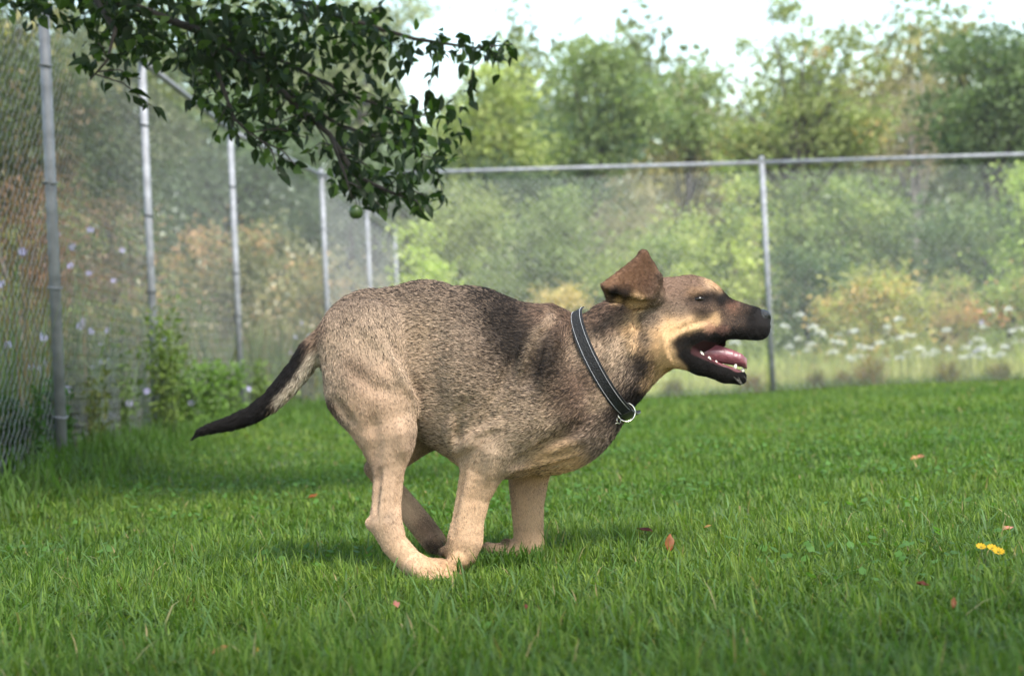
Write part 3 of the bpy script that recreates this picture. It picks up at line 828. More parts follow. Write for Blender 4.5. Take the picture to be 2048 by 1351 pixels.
    for i in order[:300]:
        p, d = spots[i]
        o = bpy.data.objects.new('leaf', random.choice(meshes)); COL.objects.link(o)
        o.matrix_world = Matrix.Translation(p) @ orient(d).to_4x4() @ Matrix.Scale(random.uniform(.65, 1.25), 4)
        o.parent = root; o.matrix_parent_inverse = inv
    rest = [spots[i] for i in order[300:]]
    # crown above the picture
    for k in range(11000):
        c = random.choice([(bx + .2, by + .1, 3.2, 1.3, 1.2, .9), (bx + 1.0, by + .5, 2.9, 1.0, .9, .6), (bx + .7, by - .7, 3.3, .9, .8, .6), (bx + 1.0, by - 2.4, 3.2, 1.1, 1.0, .6), (bx + .6, by + 1.5, 3.1, 1.2, 1.2, .6), (bx + .2, by + 2.6, 3.2, .9, 1.0, .6), (bx + 2.1, by + .1, 2.6, 1.0, .8, .42), (bx + 1.5, by - .2, 2.4, .9, .7, .4)])
        v = Vector((random.gauss(0, 1), random.gauss(0, 1), random.gauss(0, 1))).normalized() * random.random() ** .4
        p = Vector((c[0] + v.x * c[3], c[1] + v.y * c[4], c[2] + v.z * c[5]))
        if p.z < HC + p.y * .262: continue
        rest.append((p, Vector((random.gauss(0, 1), random.gauss(0, 1), random.gauss(0, 1))).normalized()))
    VV, LL, TT, CC, o_ = [], [], [], [], 0
    data = []
    for me in meshes:
        co = np.empty(len(me.vertices) * 3); me.vertices.foreach_get('co', co)
        col = np.empty(len(me.vertices) * 4); me.attributes['col'].data.foreach_get('color', col)
        data.append((co.reshape(-1, 3), [tuple(p.vertices) for p in me.polygons], col.reshape(-1, 4)[:, :3]))
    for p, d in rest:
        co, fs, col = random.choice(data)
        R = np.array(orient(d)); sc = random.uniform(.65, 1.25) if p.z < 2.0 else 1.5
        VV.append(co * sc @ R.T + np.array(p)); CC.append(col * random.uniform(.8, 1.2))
        for f in fs: LL += [i + o_ for i in f]; TT.append(len(f))
        o_ += len(co)
    fo = mesh_np('foliage', np.concatenate(VV), mat=M_APPLE_LEAF, loops=np.array(LL), totals=np.array(TT), cols=np.concatenate(CC), smooth_shade=True)
    adopt(fo, root); fo['kind'] = 'stuff'
    # green apples
    M_APPLE = mat_plain('apple_skin', (0.04, 0.07, 0.013), .38, 0, .25, 30)
    for x, y, D, r in ((712, 424, 5.05, .024), (366, 115, 4.95, .015), (402, 160, 4.95, .015)):
        bm = bmesh.new(); bmesh.ops.create_uvsphere(bm, u_segments=18, v_segments=12, radius=r)
        for v in bm.verts:
            rr = math.hypot(v.co.x, v.co.y) / r
            v.co.z *= 1.08 - .30 * math.exp(-(rr / .35) ** 2)
            v.co += W(x, y, D)
        me = bpy.data.meshes.new('apple'); bm.to_mesh(me); bm.free()
        me.polygons.foreach_set('use_smooth', np.ones(len(me.polygons), bool)); me.materials.append(M_APPLE)
        o = bpy.data.objects.new('apple', me); COL.objects.link(o); adopt(o, root)
        c = W(x, y, D)
        s = MB().tube([c + Vector((0, 0, r * .75)), c + Vector((.004, 0, r * 1.3)), c + Vector((-.004, 0, r * 2.2))], [.0016, .0014, .0016], 5).build('stalk', M_BARK)
        s.parent = o
        s.matrix_parent_inverse = Matrix.Identity(4)
apple_tree()

# ------------------------------------------------------------------ unseen tree added right of the camera so its crown shades the near lawn
def added_shade_tree():
    bx, by = 4.2, -0.3
    root = empty('added_shade_tree', (bx, by, 0))
    tag(root, 'broad unseen tree added outside the right edge to shade the near lawn', 'tree')
    mb = MB(); mb.tube([(bx, by, -.1), (bx, by, .3), (bx - .05, by, 1.8), (bx - .1, by, 3.2), (bx - .1, by, 4.6)], [.22, .17, .15, .12, .03], 12)
    P = []
    for i in range(46):
        u = random.random(); c = Vector((bx - 3.9 + 5.2 * u, random.uniform(-1.2, .15), random.uniform(3.0, 4.2)))
        mb.tube([(bx - .1, by, 2.4 + random.random() * 1.2), Vector((bx - .1, by, 3)).lerp(c, .5) + Vector((0, 0, .2)), c], [.03, .02, .006], 5)
        for k in range(110): P.append((c.x + random.gauss(0, .26), c.y + random.gauss(0, .22), c.z + random.gauss(0, .16)))
    t = mb.build('trunk', M_BARK); adopt(t, root)
    P = np.array(P); n = len(P)
    V, Fc, C = leaf_cloud(P, rng.uniform(.09, .16, n), np.array([[0.045, 0.085, 0.02]]) * rng.uniform(.7, 1.3, (n, 1)), .3, .6)
    o = mesh_np('crown', V, Fc, M_LEAF, cols=C); adopt(o, root)
added_shade_tree()

# ------------------------------------------------------------------ the dog: one continuous surface from a distance field
U = D0 / F                      # metres for one photograph pixel at the dog
def DP(x, y, w=0.0):
    """photo pixel + depth in pixels (positive = away) -> world"""
    return np.array(W(x, y, D0 + w * U))

HG = 0.0040
GX = np.arange(-0.76, 0.64, HG); GY = np.arange(D0 - 0.19, D0 + 0.19, HG); GZ = np.arange(-0.03, 0.76, HG)
SD = np.full((len(GX), len(GY), len(GZ)), 1.0, np.float32)
PRIMS = []

def box_slices(lo, hi):
    out = []
    for g, a, b in zip((GX, GY, GZ), lo, hi):
        i0 = max(int((a - g[0]) / HG), 0); i1 = min(int((b - g[0]) / HG) + 2, len(g))
        out.append(slice(i0, max(i1, i0)))
    return tuple(out)

def cone_dist(P, a, b, ra, rb, sy, yc):
    a = a.copy(); b = b.copy()
    X = P[0] - a[0]; Y = ((P[1] - yc) / sy) - ((a[1] - yc) / sy); Z = P[2] - a[2]
    ab = np.array([b[0] - a[0], (b[1] - a[1]) / sy, b[2] - a[2]])
    L2 = float(ab @ ab) + 1e-12
    t = np.clip((X * ab[0] + Y * ab[1] + Z * ab[2]) / L2, 0, 1)
    d = np.sqrt((X - t * ab[0]) ** 2 + (Y - t * ab[1]) ** 2 + (Z - t * ab[2]) ** 2) - (ra + (rb - ra) * t)
    return d * min(1.0, 0.5 + 0.5 * sy)

def add(p, q, k=20, sy=1.0, fur=12.0, flow=None):
    """round cone p=(x,y,w,r) to q; sy squashes the depth"""
    global SD
    a, b = DP(*p[:3]), DP(*q[:3])
    ra, rb = p[3] * U, q[3] * U
    yc = a[1]
    kk = k * U
    m = kk + 0.012
    R = max(ra, rb)
    Ry = max(ra, rb) * sy
    lo = np.minimum(a, b) - np.array([R, Ry, R]) - m; hi = np.maximum(a, b) + np.array([R, Ry, R]) + m
    s = box_slices(lo, hi)
    G = np.meshgrid(GX[s[0]], GY[s[1]], GZ[s[2]], indexing='ij', sparse=True)
    d = cone_dist(G, a, b, ra, rb, sy, yc).astype(np.float32)
    o = SD[s]
    h = np.clip(.5 + .5 * (o - d) / kk, 0, 1)
    SD[s] = o * (1 - h) + d * h - kk * h * (1 - h)
    fl = (b - a) if flow is None else np.array(flow, float)
    nl = np.linalg.norm(fl)
    PRIMS.append((a, b, ra, rb, sy, yc, fl / nl if nl > 1e-6 else np.array([-1., 0, 0]), fur))

def blend_in(s, d, kk):
    o = SD[s]
    h = np.clip(.5 + .5 * (o - d) / kk, 0, 1)
    SD[s] = o * (1 - h) + d * h - kk * h * (1 - h)

def chain(pts, k=18, sy=1.0, fur=12.0):
    """a limb: linked round cones that share their joints, merged into the body as one"""
    kk = k * U; m = kk + .012; ki = 1.5 * U
    A = [DP(*p[:3]) for p in pts]; R = [p[3] * U for p in pts]
    lo = np.min([a - r for a, r in zip(A, R)], 0) - m; hi = np.max([a + r for a, r in zip(A, R)], 0) + m
    s = box_slices(lo, hi)
    G = np.meshgrid(GX[s[0]], GY[s[1]], GZ[s[2]], indexing='ij', sparse=True)
    D_ = None
    for i in range(len(pts) - 1):
        d = cone_dist(G, A[i], A[i + 1], R[i], R[i + 1], sy, A[i][1]).astype(np.float32)
        if D_ is None: D_ = d
        else:
            h = np.clip(.5 + .5 * (D_ - d) / ki, 0, 1); D_ = D_ * (1 - h) + d * h
        fl = A[i + 1] - A[i]
        PRIMS.append((A[i], A[i + 1], R[i], R[i + 1], sy, A[i][1], fl / (np.linalg.norm(fl) + 1e-9), fur))
    blend_in(s, D_, kk)

def tri(pa, pb, pc, r, k=5, fur=4.0, flow=(-.6, 0, .5)):
    """thin triangular sheet (ears), sampled as a fan of cones"""
    global SD
    A, B, C = DP(*pa), DP(*pb), DP(*pc)
    rr = r * U; kk = k * U
    lo = np.minimum(np.minimum(A, B), C) - rr - kk - .01; hi = np.maximum(np.maximum(A, B), C) + rr + kk + .01
    s = box_slices(lo, hi)
    G = np.meshgrid(GX[s[0]], GY[s[1]], GZ[s[2]], indexing='ij')
    P = np.stack([g.ravel() for g in G], 1)
    def seg(p, q):
        ab = q - p; t = np.clip(((P - p) @ ab) / (ab @ ab), 0, 1)
        return np.linalg.norm(P - p - t[:, None] * ab, axis=1)
    n = np.cross(B - A, C - A); n /= np.linalg.norm(n)
    def side(p, q): return (np.cross(n, q - p) * (P - p)).sum(1)
    inside = (side(A, B) > 0) & (side(B, C) > 0) & (side(C, A) > 0)
    d = np.minimum(np.minimum(seg(A, B), seg(B, C)), seg(C, A))
    d = np.where(inside, np.abs((P - A) @ n), d) - rr
    d = d.reshape(G[0].shape).astype(np.float32)
    o = SD[s]
    h = np.clip(.5 + .5 * (o - d) / kk, 0, 1)
    SD[s] = o * (1 - h) + d * h - kk * h * (1 - h)
    PRIMS.append((A, (B + C) / 2, rr * 3, rr * 3, 1.0, A[1], np.array(flow) / np.linalg.norm(flow), fur))

# --- trunk (front to rear)
add((1112, 790, 0, 130), (1085, 782, 0, 150), 30, .78, 15)
chain([(1085, 790, 0, 160), (1010, 780, 0, 177), (930, 738, 0, 168), (850, 699, 0, 140), (748, 691, 0, 115)], 34, .66, 14)
add((1098, 642, 0, 32), (1062, 650, 0, 34), 22, 1.3, 18)
add((1122, 648, 0, 24), (1100, 640, 0, 24), 14, 1.4, 20)
# --- neck (head to chest)
chain([(1292, 668, 0, 87), (1243, 694, 0, 98), (1205, 727, 0, 105), (1135, 765, 0, 126)], 26, .76, 17)
# --- head
add((1378, 632, 0, 82), (1345, 640, 0, 88), 14, .74, 6)
add((1403, 612, 0, 48), (1380, 610, 0, 52), 14, 1.0, 5)
add((1508, 646, 0, 32), (1420, 630, 0, 45), 12, .80, 3.0)
for sg in (-1, 1):
    add((1518, 658, sg * 14, 22), (1440, 655, sg * 28, 22), 8, .8, 3.0)
    add((1440, 655, sg * 28, 22), (1385, 655, sg * 40, 26), 12, .7, 4.0)
    add((1375, 660, sg * 40, 34), (1335, 678, sg * 36, 54), 18, .7, 6)
    add((1480, 755, sg * 10, 14), (1450, 749, sg * 20, 16), 6, .8, 3.0)
    add((1450, 749, sg * 20, 16), (1400, 730, sg * 34, 18), 6, .7, 3.0)
    add((1400, 730, sg * 34, 18), (1350, 704, sg * 42, 30), 10, .7, 4)
    add((1415, 588, sg * 38, 14), (1392, 583, sg * 44, 16), 9, .7, 4)       # brow
    add((1403, 622, sg * 44, 16), (1440, 626, sg * 32, 14), 10, .6, 4)      # cheek bone under the eye
add((1472, 752, 0, 12), (1385, 725, 0, 15), 5, 1.7, 3.0)
add((1518, 646, 0, 18), (1505, 642, 0, 26), 8, 1.0, 1.5)
add((1386, 692, 30, 15), (1446, 688, 27, 7), 8, .6, 2)           # inside of the far cheek and lip
# --- near ear: flap blown up and folded, far ear hanging
for sg in (-1, 1):
    add((1312, 590, sg * 62, 20), (1262, 604, sg * 66, 14), 10, .8, 5)
ew = lambda x: -80 - .36 * (1316 - x) - 4 * math.sin(math.pi * min(1, max(0, (x - 1206) / 111)))
EAR = [(1206, 571), (1226, 579), (1252, 587), (1280, 593), (1300, 592), (1313, 578), (1317, 556), (1306, 530)]
for (xa, ya), (xb, yb) in zip(EAR[:-1], EAR[1:]):
    tri((1287, 509, ew(1287) + 4), (xa, ya, ew(xa)), (xb, yb, ew(xb)), 5.0, 9)
tri((1211, 576, -112), (1255, 603, -72), (1300, 588, -78), 4.5, 5)
tri((1207, 573, -116), (1217, 602, -94), (1252, 605, -72), 3.8, 6)
tri((1300, 590, -84), (1317, 556, -80), (1318, 585, -60), 7, 10)
tri((1316, 585, 66), (1255, 600, 70), (1278, 700, 92), 5, 8, flow=(0, 0, -1))
# --- near hind leg
NH = -92
add((722, 682, NH + 14, 86), (742, 780, NH, 84), 26, .52, 11)
chain([(742, 780, NH, 84), (768, 846, NH, 64), (776, 880, NH, 50)], 20, .56, 9)
chain([(774, 872, NH, 50), (776, 915, NH, 36), (777, 955, NH, 30), (773, 1010, NH, 29), (771, 1044, NH, 33), (788, 1086, NH, 26), (820, 1122, NH, 25), (846, 1140, NH, 27)], 22, .66, 6)
for w, kx, ky, ex, ey in ((-27, 836, 1140, 853, 1161), (-13, 858, 1142, 882, 1163), (3, 872, 1137, 902, 1156), (17, 880, 1130, 911, 1147)):
    add((828, 1132, NH + w * .5, 20), (kx, ky, NH + w, 14), 5, .8, 4)
    add((kx, ky, NH + w, 14), (ex, ey, NH + w, 11.5), 2.5, .85, 3)
add((742, 1046, NH, 12), (765, 1046, NH, 26), 6, .7, 5)            # point of the hock
# --- far hind leg
FH = 78
chain([(735, 690, FH - 14, 80), (800, 800, FH, 76), (848, 862, FH, 42)], 22, .55, 10)
chain([(846, 868, FH, 38), (800, 905, FH, 32), (748, 936, FH, 21), (806, 1003, FH, 24), (848, 1056, FH, 26), (868, 1082, FH, 25)], 8, .85, 5)
for w in (-20, -7, 7, 20):
    add((864, 1080, FH + w * .6, 18), (884, 1106, FH + w, 11), 5, .8, 3)
# --- near fore leg
NF = -52
add((1085, 672, -60, 42), (1122, 800, -74, 52), 26, .45, 15)
add((1122, 805, -74, 54), (992, 884, -66, 60), 22, .52, 11)
chain([(985, 892, NF - 12, 62), (964, 940, NF - 6, 44), (947, 990, NF, 34), (936, 1040, NF, 32), (930, 1080, NF, 36), (923, 1104, NF, 32), (916, 1118, NF, 25)], 16, .66, 6)
add((925, 905, NF, 18), (950, 915, NF, 30), 16, .6, 8)            # elbow point
add((886, 1102, NF, 9), (898, 1098, NF, 12), 5, .9, 4)            # carpal pad
for w in (-22, -8, 8, 22):
    add((916, 1118, NF + w * .6, 17), (904, 1132, NF + w, 12), 4, .8, 4)
# --- far fore leg, wrist folded back
FF = 74
add((1085, 672, FF - 14, 42), (1122, 800, FF, 52), 26, .45, 15)
add((1122, 805, FF, 54), (1066, 890, FF, 58), 22, .52, 11)
chain([(1066, 890, FF, 56), (1057, 955, FF, 42), (1055, 1010, FF, 34), (1057, 1060, FF, 31), (1058, 1092, FF, 32), (1030, 1106, FF, 25), (1004, 1104, FF, 21)], 12, .82, 6)
add((1012, 1084, FF, 9), (1024, 1088, FF, 11), 4, .9, 3)
for w in (-20, -7, 7, 20):
    add((1006, 1104, FF + w * .6, 15), (976, 1094, FF + w, 11), 4, .8, 4)
# --- tail
chain([(676, 666, 0, 36), (648, 682, 0, 29), (622, 705, 0, 28), (600, 737, 0, 26), (573, 770, 0, 25), (543, 802, 0, 22), (505, 829, 0, 19),
       (462, 846, 0, 16), (422, 856, 0, 12), (398, 864, 0, 8), (384, 878, 0, 3)], 10, .85, 17)

def sample(P):
    """trilinear lookup of the field"""
    q = (P - np.array([GX[0], GY[0], GZ[0]])) / HG
    i = np.clip(np.floor(q).astype(int), 0, np.array(SD.shape) - 2)
    f = q - i
    r = 0
    for dx in (0, 1):
        for dy in (0, 1):
            for dz in (0, 1):
                wgt = (f[:, 0] if dx else 1 - f[:, 0]) * (f[:, 1] if dy else 1 - f[:, 1]) * (f[:, 2] if dz else 1 - f[:, 2])
                r = r + wgt * SD[i[:, 0] + dx, i[:, 1] + dy, i[:, 2] + dz]
    return r

def surf(x, y):
    """first surface point of the dog under a photograph pixel"""
    Ds = np.linspace(D0 - .185, D0 + .18, 420)
    P = np.array([W(x, y, d) for d in Ds])
    v = sample(P)
    k = np.where(v < 0)[0]
    return P[k[0]] if len(k) else np.array(W(x, y, D0))

def crease(px, width, height):
    """skin fold (height > 0) or groove (height < 0) along a path of photograph pixels; heights in pixels"""
    global SD
    pts = []
    for (x0, y0), (x1, y1) in zip(px[:-1], px[1:]):
        for t in np.linspace(0, 1, max(2, int(math.hypot(x1 - x0, y1 - y0) / 7)), endpoint=False):
            pts.append(surf(x0 + (x1 - x0) * t, y0 + (y1 - y0) * t))
    pts.append(surf(*px[-1]))
    pts = np.array(pts)
    w = width * U
    s = box_slices(pts.min(0) - 3 * w, pts.max(0) + 3 * w)
    G = np.meshgrid(GX[s[0]], GY[s[1]], GZ[s[2]], indexing='ij', sparse=True)
    best = np.full(SD[s].shape, 1.0, np.float32)
    n = len(pts)
    fade = np.minimum(1, np.minimum(np.arange(n) + 1, n - np.arange(n)) / max(2, n * .3))
    bump = np.zeros(SD[s].shape, np.float32)
    for p, fa in zip(pts, fade):
        d2 = (G[0] - p[0]) ** 2 + (G[1] - p[1]) ** 2 + (G[2] - p[2]) ** 2
        bump = np.maximum(bump, fa * np.exp(-d2 / (w * w)).astype(np.float32))
    SD[s] -= bump * height * (.7 if px[0][0] > 1290 else 3.0 if width <= 16 else 2.3) * U

CREASES = [
    ([(868, 620), (852, 700), (858, 780), (868, 840)], 34, -9), ([(1052, 730), (1010, 800), (965, 850)], 22, -6), ([(1092, 690), (1112, 780)], 34, 6),
    ([(1090, 830), (1015, 880)], 30, 5), ([(1150, 850), (1075, 905), (1025, 930)], 13, -6), ([(1135, 650), (1152, 740), (1185, 812)], 16, -5),
    ([(960, 660), (930, 740), (925, 820)], 40, 5), ([(700, 690), (690, 760)], 30, 5), ([(745, 830), (752, 880), (748, 930)], 12, -4), ([(800, 850), (806, 905)], 12, 4),
    ([(768, 690), (798, 742), (824, 792), (832, 830)], 9, 7), ([(790, 690), (815, 735), (838, 790)], 10, -6),
    ([(730, 650), (765, 690)], 14, 4), ([(690, 730), (740, 770), (790, 790)], 15, -4),
    ([(672, 800), (705, 845)], 8, -5), ([(1000, 845), (960, 868), (914, 902)], 9, 9), ([(985, 862), (945, 882)], 6, -6),
    ([(905, 838), (898, 868), (908, 898)], 9, 7), ([(920, 838), (912, 872)], 7, -5), ([(940, 800), (915, 830)], 12, -3),
    ([(1102, 632), (1066, 668), (1050, 705), (1036, 750)], 10, 8), ([(1086, 690), (1066, 740), (1056, 770)], 10, -7),
    ([(1128, 640), (1098, 700), (1090, 760)], 12, 5), ([(1108, 630), (1122, 634)], 6, -5), ([(1040, 700), (1012, 760), (990, 800)], 12, -5),
    ([(1030, 760), (985, 830)], 10, 4), ([(1150, 870), (1090, 885), (1040, 915)], 9, -4), ([(1180, 870), (1120, 890), (1060, 905)], 8, 4),
    ([(1160, 905), (1090, 925), (1020, 940)], 6, 4), ([(1150, 915), (1080, 936)], 5, -4), ([(1190, 815), (1150, 860)], 12, -4),
    ([(1268, 622), (1278, 665), (1276, 705), (1262, 750)], 8, -8), ([(1258, 630), (1266, 675), (1262, 715)], 8, 6),
    ([(1215, 650), (1222, 690), (1216, 730)], 10, 5), ([(1300, 770), (1268, 780)], 8, 3),
    ([(1340, 668), (1380, 648), (1425, 636)], 5, -4.5), ([(1338, 684), (1372, 662), (1420, 650)], 5, 5), ([(1345, 655), (1385, 638)], 5, 4),
    ([(1328, 672), (1330, 700), (1345, 728)], 5, 5), ([(1338, 678), (1340, 705), (1352, 728)], 4, -4),
    ([(760, 940), (756, 985), (752, 1020)], 6, -5), ([(770, 950), (764, 1000), (762, 1035)], 6, 4), ([(800, 960), (796, 1020)], 7, -3),
    ([(928, 940), (914, 1000), (903, 1050)], 5, -5), ([(942, 950), (928, 1010), (916, 1070)], 7, 4), ([(985, 900), (975, 960)], 10, 3),
    ([(1428, 568), (1442, 586)], 8, -3), ([(1372, 604), (1392, 598)], 6, -4), ([(1384, 598), (1411, 596)], 7, -5),
    ([(1330, 592), (1322, 640), (1312, 668)], 10, -4), ([(846, 1128), (864, 1162)], 4.5, -6), ([(866, 1124), (888, 1162)], 4.5, -6), ([(886, 1126), (906, 1154)], 4.5, -6), ([(740, 1062), (760, 1092)], 8, -3),
]
for c in CREASES: crease(*c)

def surface_nets(S):
    ins = S < 0
    nx, ny, nz = S.shape
    cnt = np.zeros((nx - 1, ny - 1, nz - 1), np.uint8)
    corners = [(i, j, k) for i in (0, 1) for j in (0, 1) for k in (0, 1)]
    for i, j, k in corners:
        cnt += ins[i:nx - 1 + i, j:ny - 1 + j, k:nz - 1 + k]
    act = (cnt > 0) & (cnt < 8)
    idx = np.argwhere(act)
    vid = np.full(act.shape, -1, np.int64)
    vid[tuple(idx.T)] = np.arange(len(idx))
    val = {c: S[idx[:, 0] + c[0], idx[:, 1] + c[1], idx[:, 2] + c[2]] for c in corners}
    acc = np.zeros((len(idx), 3)); num = np.zeros(len(idx))
    for a in corners:
        for ax in range(3):
            if a[ax]: continue
            b = list(a); b[ax] = 1; b = tuple(b)
            va, vb = val[a], val[b]
            m = (va < 0) != (vb < 0)
            t = np.where(m, va / np.where(m, va - vb, 1), 0)
            p = np.array(a, float)[None, :] + t[:, None] * (np.array(b) - np.array(a))[None, :]
            acc += p * m[:, None]; num += m
    V = idx + acc / num[:, None]
    V = np.array([GX[0], GY[0], GZ[0]]) + V * HG
    Fs = []
    for ax in range(3):
        u, v = (ax + 1) % 3, (ax + 2) % 3
        sl = [slice(None)] * 3; sl2 = [slice(None)] * 3
        sl[ax] = slice(0, -1); sl2[ax] = slice(1, None)
        m = ins[tuple(sl)] != ins[tuple(sl2)]
        e = np.argwhere(m)
        ok = (e[:, u] > 0) & (e[:, v] > 0) & (e[:, u] < S.shape[u] - 1) & (e[:, v] < S.shape[v] - 1)
        e = e[ok]
        fl = ins[e[:, 0], e[:, 1], e[:, 2]]
        q = []
        for du, dv in ((0, 0), (-1, 0), (-1, -1), (0, -1)):
            c = e.copy(); c[:, u] += du; c[:, v] += dv
            q.append(vid[c[:, 0], c[:, 1], c[:, 2]])
        q = np.stack(q, 1)
        q[~fl] = q[~fl][:, ::-1]
        Fs.append(q)
    return V, np.concatenate(Fs)

DV, DF = surface_nets(SD)
# light smoothing that keeps the volume
edges = np.concatenate([DF[:, [0, 1]], DF[:, [1, 2]], DF[:, [2, 3]], DF[:, [3, 0]]])
for lam in (0.5, -0.52, 0.5, -0.52):
    s_ = np.zeros_like(DV); n_ = np.zeros(len(DV))
    np.add.at(s_, edges[:, 0], DV[edges[:, 1]]); np.add.at(n_, edges[:, 0], 1)
    np.add.at(s_, edges[:, 1], DV[edges[:, 0]]); np.add.at(n_, edges[:, 1], 1)
    DV = DV + lam * (s_ / n_[:, None] - DV)
# normals
fn = np.cross(DV[DF[:, 2]] - DV[DF[:, 0]], DV[DF[:, 3]] - DV[DF[:, 1]])
VN = np.zeros_like(DV)
for i in range(4): np.add.at(VN, DF[:, i], fn)
VN /= np.linalg.norm(VN, axis=1, keepdims=True) + 1e-12

